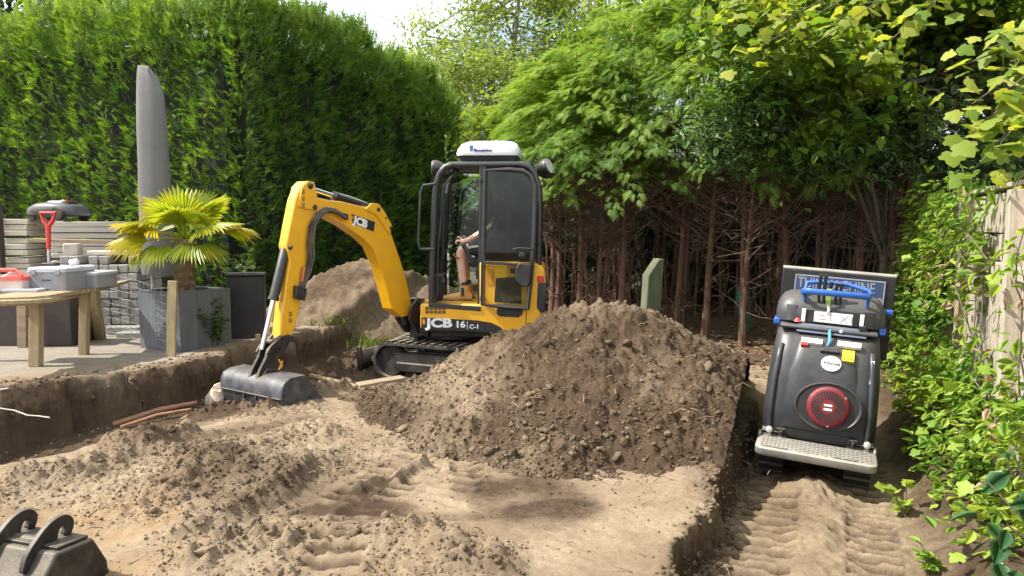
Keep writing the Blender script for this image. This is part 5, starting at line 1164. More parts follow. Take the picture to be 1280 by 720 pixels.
MB().lathe([(.03, .0), (.022, .012), (.012, .03)], 12, Matrix.Translation((-.225, .275, .955))).build('red_knob', M['red'], cw)
MB().box((.235, .262, .955), (.05, .04, .05)).build('cable_box', M['black'], cw, bevel=.005)
# blue grab bar and control levers
hb = [(-.205, .37, 1.20), (-.215, .31, 1.215), (-.20, .255, 1.225), (-.15, .235, 1.228), (.0, .23, 1.228), (.20, .235, 1.228), (.255, .255, 1.225), (.27, .31, 1.23), (.25, .37, 1.245), (.10, .42, 1.27), (-.08, .42, 1.27), (-.185, .40, 1.26)]
gb = MB().tube(hb, .0145, 10, closed=True).build('grab_bar', M['blue'], DP)
for x, y in ((-.19, .30), (.25, .30)): MB().tube([(x, y + .02, 1.15), (x, y - .01, 1.225)], .014, 8).build('bar_post', M['blue'], gb)
for x, h in ((-.09, 1.335), (-.055, 1.335), (-.012, 1.29), (.03, 1.285), (.062, 1.285)):
    lv = MB().tube([(x, .33, 1.15), (x - .005, .31, 1.24), (x, .30, h)], [.011, .011, .014], 8).build('control_lever', M['black'], DP)
MB().bar((-.02, .285, 1.12), (-.022, .272, 1.245), .034, .012, up=(0, 1, 0)).build('green_tag', mat('lime_tag', (.32, .48, .10), .55), DP, bevel=.003)
MB().tube([(-.02, .272, 1.05), (-.01, .262, 1.09), (-.02, .275, 1.13)], .010, 8).build('tag_cord', M['print_white'], DP)
for s in (1, -1): MB().box((s * .375, .40, .925), (.05, .16, .06)).build('blue_lug', M['blue'], DP, bevel=.008)
MB().box((.40, .52, 1.08), (.09, .05, .05)).build('blue_hinge', M['blue'], DP, bevel=.01)
# standing plate with hinges
pf = []
tp = MB().loft([rrect(.80, .30, .055, .205, 0, -.165), rrect(.82, .32, .06, .215, 0, -.165), rrect(.82, .32, .06, .255, 0, -.165), rrect(.80, .30, .055, .262, 0, -.165)]).build('standing_plate', M['alu'], DP, angle=50)
mb = MB()
for r in range(9):
    for c in range(26):
        x = -.365 + .0292 * c; y = -.285 + .0285 * r; a = .6 if (r + c) % 2 else -.6
        mb.bar((x - .010 * math.cos(a), y - .010 * math.sin(a), .2635), (x + .010 * math.cos(a), y + .010 * math.sin(a), .2635), .004, .006)
o_ = mb.build('tread_studs', M['alu'], tp, smooth=False); o_['kind'] = 'stuff'
for x0, x1 in ((-.36, -.18), (.12, .28)): MB().box(((x0 + x1) / 2, -.288, .2640), (x1 - x0, .010, .004)).build('drain_slot', M['black'], tp, smooth=False)
for s in (1, -1):
    h = MB().box((s * .25, -.005, .315), (.062, .034, .018)).box((s * .25, -.02, .290), (.022, .022, .04)).build('plate_hinge', M['darksteel'], DP, bevel=.005)
    MB().lathe([(.024, 0), (.024, .02), (.014, .026)], 16, Matrix.Translation((s * .345 - (.0 if s > 0 else -.01), -.015, .300)) @ Matrix.Rotation(math.radians(60), 4, 'X')).build('plate_bolt', M['alu'], DP)
    MB().box((s * .40, -.0, .25), (.02, .10, .06)).build('plate_bracket', M['alu'], DP, bevel=.006)
MB().box((0, .40, .19), (.42, .9, .12)).build('chassis', M['darksteel'], DP, bevel=.01)
# skip in front with its sign
sk_ = MB(); sy = .72
bk_ = MB().box((.03, sy, 1.05), (.84, .03, .60)).build('skip_back', M['black'], DP, bevel=.006)
q = MB().loft([[(-.28, sy + .03, .46), (.32, sy + .03, .46), (.32, sy + .60, .46), (-.28, sy + .60, .46)], [(-.385, sy + .016, 1.2), (.445, sy + .016, 1.2), (.445, sy + .85, 1.2), (-.385, sy + .85, 1.2)]], cap=False)
q.add([(-.28, sy + .03, .46), (.32, sy + .03, .46), (.32, sy + .60, .46), (-.28, sy + .60, .46)], [(0, 1, 2, 3)]); q.build('skip_tub', M['black'], bk_)
MB().tube([(-.39, sy - .004, 1.352), (.03, sy - .004, 1.352), (.45, sy - .004, 1.352)], .015, 8).build('skip_rim', M['alu'], bk_)
sg = MB().box((.045, sy - .019, 1.20), (.67, .006, .22)).build('sign_plate', mat('navy_print', (.04, .07, .15), .45, var=.1), DP, smooth=False)
q = MB()
for a, b in (((-.285, 1.308), (.375, 1.308)), ((-.285, 1.092), (.375, 1.092)), ((-.285, 1.31), (-.285, 1.09)), ((.375, 1.31), (.375, 1.09))): q.bar((a[0], sy - .0235, a[1]), (b[0], sy - .0235, b[1]), .009, .003, up=(0, 1, 0))
M['sign_grey'] = mat('sign_grey_print', (.30, .32, .36), .5, var=.1)
q.build('sign_border', M['sign_grey'], sg, smooth=False)
Msg = lambda x, z: Matrix(((1, 0, 0, x), (0, 0, -1, sy - .0235), (0, 1, 0, z), (0, 0, 0, 1)))
put_text('lettering', 'TUINMACHINE', .108, Msg(-.268, 1.252), M['sign_grey'], sg, sx=.79)
put_text('lettering', 'VERHUUR', .108, Msg(.0, 1.15), M['sign_grey'], sg, sx=.79)
for s in (1, -1):
    mb = MB(); op, ip = stad(.15, .92), stad(.125, .92)
    rings = [[(s * .30 - .09, .56 + a, b + .15), (s * .30 + .09, .56 + a, b + .15), (s * .30 + .09, .56 + c, d + .15), (s * .30 - .09, .56 + c, d + .15)] for (a, b), (c, d) in zip(op, ip)]
    mb.loft(rings + [rings[0]], cap=False); pl = [Vector((0, .56 + a, b + .15)) for a, b in stad(.15, .92, 18)]; pl.append(pl[0]); acc = 0; nxt = 0
    for a, b in zip(pl[:-1], pl[1:]):
        L = (b - a).length; d = (b - a).normalized() if L > 1e-6 else Vector((0, 1, 0))
        while nxt < acc + L: q = a + d * (nxt - acc); mb.box(q + Vector((s * .30, 0, 0)), (.175, .04, .04), Vector((0, 0, 1)).rotation_difference(Vector((0, -d.z, d.y))).to_matrix().to_4x4()); nxt += .085
        acc += L
    t = mb.build('track', M['rubber'], DP)
    MB().box((s * .30, .56, .15), (.12, .84, .14)).build('track_frame', M['darksteel'], t, bevel=.01)
    for yy in (.10, 1.02): MB().lathe([(.05, -.06), (.118, -.06), (.118, .06), (.05, .06)], 18, Matrix.Translation((s * .30, yy, .15)) @ Matrix.Rotation(math.pi / 2, 4, 'Y')).build('track_wheel', M['darksteel'], t)

# the body stands taller above the plate than the cowl does above the panel
def restack(o):
    if o.type == 'MESH' and not o.get('restacked'):
        n = len(o.data.vertices); c = np.empty(n * 3, np.float32); o.data.vertices.foreach_get('co', c); c = c.reshape(-1, 3)
        c[:, 2] = np.interp(c[:, 2], [0, .26, .87, 1.205, 1.235, 1.5], [0, .26, .965, 1.212, 1.262, 1.535]); o.data.vertices.foreach_set('co', c.ravel()); o.data.update()
    for ch in o.children: restack(ch)
for ch in DP.children:
    if ch.name.split('.')[0] not in ('skip_back', 'sign_plate', 'track', 'standing_plate', 'chassis', 'plate_hinge', 'plate_bolt', 'plate_bracket'): restack(ch)

# ------------------------------------------------------------------ loose bucket with hooked ears in the near left corner
e0 = Vector((-1.99, 3.28, .12)); em = Vector((.95, -.31, 0)).normalized(); eh = Vector((.31, .95, 0)).normalized()
LB = empty('loose_bucket', (e0.x, e0.y, gz(e0.x, e0.y))); tag(LB, 'dark steel excavator bucket with two hooked ears lying in the near left corner', 'excavator bucket')
ear = [(150, 720), (168, 610), (212, 520), (300, 392), (360, 322), (420, 276), (470, 256), (505, 258), (530, 275), (544, 310), (536, 355), (520, 405), (492, 412), (466, 405), (474, 375), (482, 345), (470, 336), (452, 346), (430, 372), (418, 420), (421, 480), (434, 545), (450, 720)]
ear = smooth_poly(ear, 1)
def ear_mesh(off):
    mb = MB(); P = [at_plane(a / 6, 600 + b / 6, e0, em) - em * off for a, b in ear]; n = len(P)
    vs = [p - em * .013 for p in P] + [p + em * .013 for p in P]; return mb.add(vs, [tuple(range(n)), tuple(reversed(range(n, 2 * n)))] + [(i, i + n, (i + 1) % n + n, (i + 1) % n) for i in range(n)])
for off in (0, .215): ear_mesh(off).build('hooked_ear', M['darksteel'], LB, world=True, bevel=.004)
zt = at_plane(40, 690, e0, em).z
mb = MB(); q = [(-.14, .0), (.05, -.01), (.12, -.14), (.14, -.34), (-.22, -.34), (-.25, -.14)]
def lb(u, v, w): p = e0 + eh * u + em * w; return Vector((p.x, p.y, zt + v))
mb.prism(q, lb, -.42, .11).build('bucket_shell', M['darksteel'], LB, world=True, bevel=.012)
mb = MB().tube([lb(-.07, -.005, -.215), lb(-.07, -.005, 0)], .026, 12).build('cross_tube', M['darksteel'], LB, world=True)
MB().prism([(-.12, .002), (.04, -.006), (.04, .006), (-.12, .014)], lb, -.40, .09).build('wear_plate', M['darksteel'], LB, world=True, bevel=.003)

# ------------------------------------------------------------------ things on the terrace at the left
TZ = .30
def terr(px, py): return at(px, py, TZ)
# potted fan palm
c0 = terr(226, 441); pa = math.radians(61)
PW = .64; ux = Vector((math.cos(pa), math.sin(pa), 0)); uy = Vector((-math.sin(pa), math.cos(pa), 0)); pc = c0 + ux * PW * .5 + uy * PW * .5
PL = empty('planter', (pc.x, pc.y, TZ), pa); tag(PL, 'square zinc grey planter box holding the fan palm', 'planter')
PH = .60
for k in range(4):
    a = k * math.pi / 2; MB().add([tuple(Matrix.Rotation(a, 3, 'Z') @ Vector(p)) for p in ((-PW/2, -PW/2, 0), (PW/2, -PW/2, 0), (PW/2, -PW/2, PH), (-PW/2, -PW/2, PH), (-PW/2 + .02, -PW/2 + .02, 0), (PW/2 - .02, -PW/2 + .02, 0), (PW/2 - .02, -PW/2 + .02, PH), (-PW/2 + .02, -PW/2 + .02, PH))],
        [(0, 1, 2, 3), (5, 4, 7, 6), (3, 2, 6, 7)]).build('side_panel', M['planter'], PL, smooth=False)
    q = Matrix.Rotation(a, 3, 'Z'); MB().bar(q @ Vector((-PW/2 + .03, -PW/2 + .02, PH + .006)), q @ Vector((PW/2 - .0, -PW/2 + .02, PH + .006)), .05, .012).build('rim', M['planter'], PL, smooth=False)
MB().box((0, 0, PH - .08), (PW - .05, PW - .05, .06)).build('potting_soil', M['darksteel'] if False else mat('potting_soil', (.03, .022, .016), .95, bump=.8), PL)
pb = Vector((pc.x, pc.y, TZ + PH - .06))
PT = empty('fan_palm', pb); tag(PT, 'small fan palm with yellow green fronds growing in the grey planter', 'palm')
trk = MB(); rings = []
for i in range(15):
    t = i / 14; r = (.095 - .012 * t) * (1.10 if i % 2 else .94); rings.append([((r + .012 * math.sin(k * 5 + i)) * math.cos(2 * math.pi * k / 14) + .02 * t, (r + .012 * math.sin(k * 3 + i * 2)) * math.sin(2 * math.pi * k / 14), t * .60) for k in range(14)])
trk.loft(rings).build('trunk', M['palmbark'], PT, angle=20)
mb = MB()
for k in range(90):
    a = random.uniform(0, 6.28); z = random.uniform(.05, .62); p = Vector((.09 * math.cos(a), .09 * math.sin(a), z)); mb.tube([p, p + Vector((math.cos(a) * .05, math.sin(a) * .05, random.uniform(-.06, .05)))], [.006, .002], 3, cap=False)
o_ = mb.build('trunk_fibres', M['palmbark'], PT); o_['kind'] = 'stuff'
def frond(az, el, plen, L, spread, droop, tone, roll=0.0):
    """fan leaf: a stalk and folded leaflets radiating from its end"""
    d = Vector((math.cos(az) * math.cos(el), math.sin(az) * math.cos(el), math.sin(el))); s0 = Vector((.02, 0, .60)); s1 = s0 + d * plen
    sag = Vector((0, 0, -.06)); mb = MB().tube([s0, s0.lerp(s1, .5) - sag * .4, s1], [.012, .008, .006], 5)
    side = d.cross(Vector((0, 0, 1))); side.normalize(); side = Matrix.Rotation(roll, 3, d) @ side; up = side.cross(d); n = 26
    tn = [tone] * len(mb.v)
    for i in range(n):
        a = (i / (n - 1) - .5) * spread; l = L * (.62 + .38 * math.cos(a * .55)) * random.uniform(.9, 1.05)
        dd = d * math.cos(a) + side * math.sin(a); w_ = l * .044; nrm = dd.cross(up).normalized()
        p0 = s1; p1 = s1 + dd * l * .45 + up * .03; p2 = s1 + dd * l * .8 - Vector((0, 0, droop * l * .14)) ; p3 = s1 + dd * l - Vector((0, 0, droop * l * random.uniform(.25, .5)))
        b = len(mb.v)
        f = up * (w_ * .45)
        mb.v += [p0, p1 + nrm * w_ - f, p1 + f * .6, p1 - nrm * w_ - f, p2 + nrm * w_ * .8 - f, p2 + f * .5, p2 - nrm * w_ * .8 - f, p3]
        mb.f += [(b, b + 1, b + 2), (b, b + 2, b + 3), (b + 1, b + 4, b + 5, b + 2), (b + 2, b + 5, b + 6, b + 3), (b + 4, b + 7, b + 5), (b + 5, b + 7, b + 6)]
        t = tone + random.uniform(-.1, .1); yel = .25 if (random.random() < .12) else 0
        tn += [t, t, t, t, t + yel + .05, t + yel + .05, t + yel + .05, min(1, t + .22 + yel)]
    me = bpy.data.meshes.new('frond'); me.from_pydata([tuple(p) for p in mb.v], [], mb.f); at_ = me.attributes.new('tone', 'FLOAT', 'POINT'); at_.data.foreach_set('value', np.clip(np.array(tn), 0, 1).astype(np.float32))
    return link('frond', me, M['leaf_palm'], PT)
R_ = math.radians
for az, el, pl_, L, sp_, dr, tone, ro in [(R_(178), R_(14), .34, .46, 2.5, .5, .72, .2), (R_(205), R_(-2), .36, .44, 2.6, .6, .62, -.3), (R_(150), R_(42), .30, .44, 2.6, .3, .48, .3), (R_(120), R_(70), .22, .44, 3.0, .2, .42, 0), (R_(75), R_(62), .24, .44, 3.0, .25, .40, 0), (R_(20), R_(48), .26, .44, 2.8, .3, .42, -.3),
        (R_(2), R_(10), .36, .44, 2.4, .5, .60, -.2), (R_(-25), R_(16), .32, .44, 2.5, .55, .50, .2), (R_(-70), R_(38), .24, .44, 3.0, .6, .45, 0), (R_(-110), R_(46), .22, .44, 3.0, .5, .46, 0), (R_(-140), R_(18), .30, .42, 2.6, .6, .56, .2), (R_(-50), R_(-12), .30, .40, 2.6, .8, .36, 0), (R_(-120), R_(-18), .26, .38, 2.6, .8, .34, 0), (R_(100), R_(20), .3, .44, 2.8, .4, .40, 0), (R_(-90), R_(72), .18, .42, 3.0, .3, .5, 0)]:
    frond(az, el, pl_, L, sp_, dr, tone, ro)

# covered closed parasol
pp = at(198, 352, d=9.0); PA = empty('parasol', (pp.x, pp.y, TZ)); tag(PA, 'tall closed parasol under a taupe grey cover, behind the palm', 'parasol')
H0, H1 = at(198, 344, d=9.0).z - TZ, at(190, 83, d=9.0).z - TZ
cr_ = []
for t, wl_, wr_, dp_ in ((0, .175, .165, .13), (.02, .182, .175, .14), (.12, .18, .175, .14), (.4, .175, .172, .13), (.7, .165, .165, .115), (.86, .155, .14, .095), (.94, .148, .085, .07), (.985, .142, -.01, .05), (1.0, .138, -.06, .025)):
    z = H0 + (H1 - H0) * t; o = []
    for k in range(20):
        a = 2 * math.pi * k / 20; ca, sa = math.cos(a), math.sin(a); f = 1 + .035 * math.sin(3 * a + 5 * t) + .025 * math.sin(7 * a - 3 * t)
        ex = abs(ca) ** .75 * (1 if ca > 0 else -1); o.append((ex * (wr_ if ca > 0 else wl_) * f, (abs(sa) ** .75) * (1 if sa > 0 else -1) * dp_ * f, z + .012 * math.sin(2 * a)))
    cr_.append(o)
MB().loft(cr_).build('cover', M['fabric'], PA, angle=50)
MB().tube([(-.07, 0, 0), (-.07, 0, H0 + .3)], .022, 12).build('pole', M['wire'], PA)
MB().box((-.0, 0, .03), (.7, .7, .06)).build('base', M['concrete2'], PA, bevel=.01)

# stacked concrete pavers, one by one
bk0 = terr(77, 417); bk1 = terr(174, 417); bdir = (bk1 - bk0); bdir.z = 0; BL = bdir.length; bdir.normalize(); ba = math.atan2(bdir.y, bdir.x)
BS = empty('paver_stack', (bk0.x, bk0.y + .02, TZ), ba); tag(BS, 'block of stacked grey pavers behind the bench and wire mesh', 'paver stack')
nx_ = 8; bw = BL / nx_; bh = .103; shared = None
for dy in range(3):
    for r in range(9):
        for k in range(nx_):
            if r == 8 and (k in (2,) or (dy == 0 and k in (5, 6))): continue
            loc = (bw * (k + .5) + random.uniform(-.006, .006), .11 + dy * .215 + random.uniform(-.012, .012), bh * (r + .5))
            if shared is None: b_ = MB().box((0, 0, 0), (bw - .012, .20, bh - .008)).build('paver', M['concrete2'], BS, bevel=.008, seg=1); shared = b_
            else: b_ = shared.copy(); C.objects.link(b_)
            b_.location = loc; b_.rotation_euler = (0, 0, random.uniform(-.03, .03))
# loose pieces lying on it
zt_ = TZ + 9 * bh
q = at(92, 322, d=bk0.y + .25); b_ = MB().box((0, 0, 0), (.16, .2, .14)).build('paver', M['concrete'], None, bevel=.008, seg=1); b_.location = (q.x, q.y, zt_ + .07); b_.rotation_euler = (0, 0, .2); tag(b_, 'single pale paver lying on top of the paver block', 'paver')
b_ = MB().box((0, 0, 0), (1.15, .12, .045)).build('plank', M['pallet'], None, bevel=.006, seg=1); q = at(100, 312, d=bk0.y + .45); b_.location = (q.x, q.y, zt_ + .165); b_.rotation_euler = (0, .02, ba + .05); tag(b_, 'thin brown plank laid across the top of the paver block', 'plank')
b_ = MB().box((0, 0, 0), (.5, .2, .05)).build('edging_slab', M['concrete'], None, bevel=.008, seg=1); q = at(140, 322, d=bk0.y + .2); b_.location = (q.x, q.y, zt_ + .03); b_.rotation_euler = (0, 0, ba - .05); tag(b_, 'pale edging slab lying on the right end of the paver block', 'slab')

# stacks of large slabs
def slab_stack(px0, px1, d, ztop, n, th, depth, yaw, label):
    a = at(px0, 300, d=d); b = at(px1, 300, d=d); wd = b.x - a.x
    S = empty('slab_stack', (a.x, d, TZ), yaw); tag(S, label, 'slab stack', 'stacks of pale concrete slabs'); sh = None; z = ztop - TZ
    for r in range(n):
        gap = .03 if r % 3 == 2 else .0
        loc = (wd / 2 + random.uniform(-.012, .012), depth / 2 + random.uniform(-.02, .02), z - th / 2)
        if sh is None: o = MB().box((0, 0, 0), (wd, depth, th - .008)).build('slab', M['concrete'], S, bevel=.006, seg=1); sh = o
        else: o = sh.copy(); C.objects.link(o)
        o.location = loc; o.rotation_euler = (random.uniform(-.004, .004), random.uniform(-.006, .006), random.uniform(-.012, .012)); z -= th + gap
    q = MB()
    for k in range(3): q.box((wd * (.15 + .35 * k), depth / 2, z / 2), (.1, depth * .9, z))
    for ob in (q,): 
        for k in range(3): MB().box((wd * (.15 + .35 * k), depth / 2, z / 2), (.09, depth * .9, max(z - .004, .02))).build('pallet_block', M['pallet'], S, bevel=.005)
    return S
slab_stack(3, 34, 10.0, at(20, 273.5, d=10.0).z, 12, .075, .8, 0, 'left stack of pale concrete slabs, at the picture edge')
slab_stack(37, 76, 9.75, at(60, 276.5, d=9.75).z, 12, .075, 1.0, R_(20), 'right stack of pale concrete slabs carrying the robot mower')
_s = bpy.data.objects['slab_stack.001']
for ch in list(_s.children):
    if ch.name.startswith('slab'): ch.scale = (2.0, 1, 1); ch.location.x += .42
for nm, loc, sz in (('wall_post', at(0, 300, d=9.9), (.10, .10, 1.55)),):
    b_ = MB().box((0, 0, sz[2] / 2), sz).build('timber_post', M['brownbox'], None, bevel=.008); b_.location = (loc.x - .02, loc.y, TZ); tag(b_, 'dark post at the left picture edge beside the slab stacks', 'post')

# robot mower on the slabs
rm = at(58, 277, d=9.95); RMW = empty('robot_mower', (rm.x, rm.y + .25, rm.z + .012), R_(172)); tag(RMW, 'grey robot lawn mower with red mark sitting on the slabs', 'robot mower')
rg = []
for x, wd, z0_, z1_ in ((-.36, .12, .08, .12), (-.34, .20, .06, .19), (-.22, .25, .05, .235), (-.02, .27, .05, .25), (.16, .25, .05, .24), (.28, .20, .06, .19), (.36, .12, .08, .13)):
    o = []
    for k in range(18):
        a = 2 * math.pi * k / 18; ca, sa = math.cos(a), math.sin(a); o.append((x, wd * abs(ca) ** .6 * (1 if ca > 0 else -1), (z0_ + z1_) / 2 + (z1_ - z0_) / 2 * abs(sa) ** .7 * (1 if sa > 0 else -1)))
    rg.append(o)
hullm = MB().loft(rg).build('shell', mat('mower_grey', (.09, .095, .10), .35, var=.1, dust=.15), RMW, angle=60)
MB().loft([rrect(.34, .30, .08, .235, -.08), rrect(.30, .26, .08, .262, -.08)]).build('top_hatch', M['black'], RMW)
MB().loft([rrect(.11, .20, .03, .258, -.16), rrect(.09, .18, .03, .272, -.16)]).build('stop_button', M['red'], RMW)
MB().loft([[(.30, -.16, .14), (.345, -.10, .14), (.345, .10, .14), (.30, .16, .14)], [(.20, -.17, .215), (.24, -.10, .215), (.24, .10, .215), (.20, .17, .215)]]).build('front_trim', M['toolgrey'], RMW)
for s in (1, -1): MB().lathe([(.05, -.03), (.085, -.03), (.085, .03), (.05, .03)], 18, Matrix.Translation((-.20, s * .25, .085)) @ Matrix.Rotation(math.pi / 2, 4, 'X')).build('wheel', M['rubber'], RMW)
for s in (1, -1): MB().lathe([(.02, -.02), (.05, -.02), (.05, .02), (.02, .02)], 14, Matrix.Translation((.24, s * .16, .05)) @ Matrix.Rotation(math.pi / 2, 4, 'X')).build('caster', M['rubber'], RMW)

# spade with red handle
s_top = at(60, 266, d=8.75); s_bot = Vector((s_top.x + .03, s_top.y - .12, TZ)); SPD = empty('spade', s_bot); tag(SPD, 'spade with red plastic D handle standing against the slab stack', 'spade')
L_ = s_top - s_bot; dn = L_.normalized(); tt = L_.length; sx_ = Vector((1, 0, 0))
MB().tube([dn * .25, dn * (tt - .30)], .018, 10).build('shaft', M['wire'], SPD)
MB().tube([dn * (tt - .42), dn * (tt - .15)], [.024, .030], 10).build('grip_socket', M['red'], SPD)
MB().tube([dn * (tt - .16), dn * (tt - .10) - sx_ * .05, dn * (tt - .0) - sx_ * .085, dn * (tt - .0) + sx_ * .085, dn * (tt - .10) + sx_ * .05], [.030, .024, .020, .020, .024], 10, closed=True).build('grip', M['red'], SPD)
MB().loft([[(-.09, 0, .30), (0, -.02, .30), (.09, 0, .30), (0, .004, .302)], [(-.085, 0, .08), (0, -.02, .08), (.085, 0, .08), (0, .004, .08)], [(-.02, 0, 0), (0, -.008, 0), (.02, 0, 0), (0, .002, 0)]]).build('blade', M['steel'], SPD)

# rough timber bench with rounded front
f0 = terr(45, 459); top_z = at(45, 366, d=f0.y).z
TB = empty('work_bench', (f0.x, f0.y + .3, TZ)); tag(TB, 'rough timber bench with curved front edge holding two grey cases', 'bench'); th_ = top_z - TZ
def wl2(p): return Vector((p.x - f0.x, p.y - f0.y - .3, 0))
fr_e = [wl2(at(-60, 376, top_z)), wl2(at(0, 372, top_z)), wl2(at(38, 371, top_z)), wl2(at(62, 369, top_z)), wl2(at(92, 363, top_z)), wl2(at(120, 355, top_z))]
for i in range(7):
    # boards run along the bench, each behind the last
    def row(k): return [Vector((p.x, p.y + k * .105, 0)) for p in fr_e]
    a, b = row(i), row(i + .95); n = len(a); vs = [(p.x, p.y, th_ - .035) for p in a] + [(p.x, p.y, th_ - .035) for p in b] + [(p.x, p.y, th_) for p in a] + [(p.x, p.y, th_) for p in b]
    fs = []
    for k in range(n - 1): fs += [(k, k + 1, n + k + 1, n + k), (2 * n + k, 3 * n + k, 3 * n + k + 1, 2 * n + k + 1), (k, 2 * n + k, 2 * n + k + 1, k + 1), (n + k, n + k + 1, 3 * n + k + 1, 3 * n + k)]
    fs += [(0, n, 3 * n, 2 * n), (n - 1, 3 * n - 1, 4 * n - 1, 2 * n - 1)]
    MB().add(vs, fs).build('board', M['wood'], TB, bevel=.004, seg=1)
MB().tube([(p.x, p.y - .012, th_ - .045) for p in fr_e], .028, 6).build('edge_rail', M['wood'], TB)
def leg(px, py, ptx, pty, w_=.115, m='wood', dd=0.0):
    a = terr(px, py); b = at(ptx, pty, d=a.y + dd); b.z = TZ + th_ - .03; MB().bar(wl2(a) + Vector((0, 0, 0.0)), wl2(b) + Vector((0, 0, th_ - .04)), w_, w_ * .8, up=(0, 1, 0)).build('leg', M[m], TB, bevel=.008)
leg(45, 458, 46, 372, .10); leg(30, 434, 30, 372, .10, 'pallet'); leg(105, 443, 106, 358, .085); leg(126, 424, 116, 355, .095, 'wood', -.5); leg(-40, 452, -40, 372, .10)
# dark box under it
bx = MB().box((0, 0, .27), (1.05, .5, .54)).build('storage_box', M['brownbox'], None, bevel=.012); q = terr(30, 436); bx.location = (q.x - .12, q.y + .42, TZ); tag(bx, 'dark brown box on the ground under the timber bench', 'box')
# two grey cases and the red tray
def case(name, px0, px1, pyb, d, h, dep, yaw, label, m):
    a = at(px0, pyb, d=d); b = at(px1, pyb, d=d); w_ = b.x - a.x; R0 = empty(name, ((a.x + b.x) / 2, d + dep / 2, top_z + .002), yaw); tag(R0, label, 'tool case')
    bd = MB().loft([rrect(w_ * .95, dep * .95, .03, 0), rrect(w_, dep, .03, h * .84)]).build('case_body', M['toolgrey'], R0, angle=45)
    MB().loft([rrect(w_ * 1.03, dep * 1.03, .035, h * .80), rrect(w_ * 1.03, dep * 1.03, .035, h * .95), rrect(w_ * .96, dep * .96, .03, h)]).build('lid', M[m], R0, angle=45)
    return R0, w_, h, dep
R1_, w1_, h1_, d1_ = case('tool_case', 36, 86, 360, 7.05, .215, .46, R_(-5), 'larger grey tool case with pale lid in the middle of the bench', 'toollight')
R2_, w2_, h2_, d2_ = case('tool_case', 86, 124, 353, 7.35, .155, .36, R_(-7), 'smaller grey tool case on the right end of the bench', 'toollight')
for x in (-.03, 0, .03): MB().box((x, -d1_ / 2 - .0, h1_ * .45), (.014, .01, .012)).build('maker_print', M['print_black'], R1_)
for x in (-.12, .12): MB().box((x, -d1_ * .515, h1_ * .80), (.05, .018, .05)).build('latch', M['toolgrey'], R1_, bevel=.004)
cb = MB().lathe([(.0001, .0), (.03, .0), (.028, .07), (.0001, .075)], 14, Matrix.Rotation(R_(80), 4, 'Y')).build('cartridge', M['print_white'], None); cb.location = (R1_.location.x + .08, R1_.location.y, top_z + h1_ + .035); tag(cb, 'small white tube lying on the lid of the larger grey case', 'tube')
bb = MB().box((0, 0, .015), (.13, .10, .03)).build('phone_holder', M['black'], None, bevel=.006); bb.location = (R1_.location.x - .16, R1_.location.y + .08, top_z + h1_ + .002); tag(bb, 'small black pouch lying on the pale case lid', 'pouch')
tr0 = at(8, 362, d=6.98); TR = empty('sorting_tray', (tr0.x - .08, 7.12, top_z + .002), R_(-3)); tag(TR, 'red and clear sorting tray at the left end of the bench', 'tray')
MB().loft([rrect(.46, .26, .02, 0), rrect(.48, .28, .02, .10)]).build('clear_body', mat('cloudy_plastic', (.62, .50, .45), .3, var=.1), TR, angle=45)
MB().loft([rrect(.50, .30, .02, .10), rrect(.50, .30, .02, .135)]).build('red_lid', M['redclear'], TR, angle=45)
MB().tube([(-.2, -.10, .14), (-.16, -.10, .195), (.16, -.10, .195), (.22, -.10, .14)], .018, 8).build('red_handle', M['redclear'], TR)
for x in (-.1, .08): MB().bar((x - .03, -.14, .125), (x + .03, -.02, .19), .03, .02).build('lid_clip', M['print_white'], TR, bevel=.004)
ps = MB().box((0, 0, .012), (.32, .2, .024)).build('paper', M['toollight'], None, bevel=.004); ps.location = (tr0.x + .17, 7.0, top_z + .002); tag(ps, 'pale flat board lying on the bench in front of the cases', 'board')

# wire mesh: loose sheet curving from the bench to the front of the planter
WMp = [terr(128, 416), terr(140, 421), terr(156, 425), terr(172, 429), terr(188, 435), terr(210, 441)]
for i, p in enumerate(WMp): p.y -= .03 if i > 3 else 0
w0 = WMp[0]; WM = empty('wire_mesh', (w0.x, w0.y, TZ)); tag(WM, 'galvanised wire mesh sheet bent in front of the pavers and planter', 'wire mesh')
def cat(pts, n=4):
    o = []
    for i in range(len(pts) - 1):
        for k in range(n): o.append(pts[i].lerp(pts[i + 1], k / n))
    return o + [pts[-1]]
path = cat([p - Vector((w0.x, w0.y, TZ)) for p in WMp], 5); hm = .62
for k in range(9):
    z = .04 + hm * k / 8; sag = .04 * math.sin(k)
    MB().tube([p + Vector((0, .05 * math.sin(3.1 * i / len(path)) , z + .09 * (1 - i / len(path)) ** 1.5 * (k / 8) )) for i, p in enumerate(path)], .0028, 5).build('wire', M['wire'], WM)
for i in range(0, len(path), 2):
    p = path[i] + Vector((0, .05 * math.sin(3.1 * i / len(path)), 0)); MB().tube([p + Vector((0, 0, .03)), p + Vector((0, 0, .05 + hm + .09 * (1 - i / len(path)) ** 1.5))], .0022, 4).build('wire', M['wire'], WM)
sl = MB().box((0, 0, .05), (.62, .5, .09)).build('paving_slab', M['concrete2'], None, bevel=.01); q = terr(150, 422); sl.location = (q.x + .05, q.y + .45, TZ); sl.rotation_euler = (0, 0, -.1); tag(sl, 'grey paving slab lying on the terrace behind the wire mesh', 'slab')

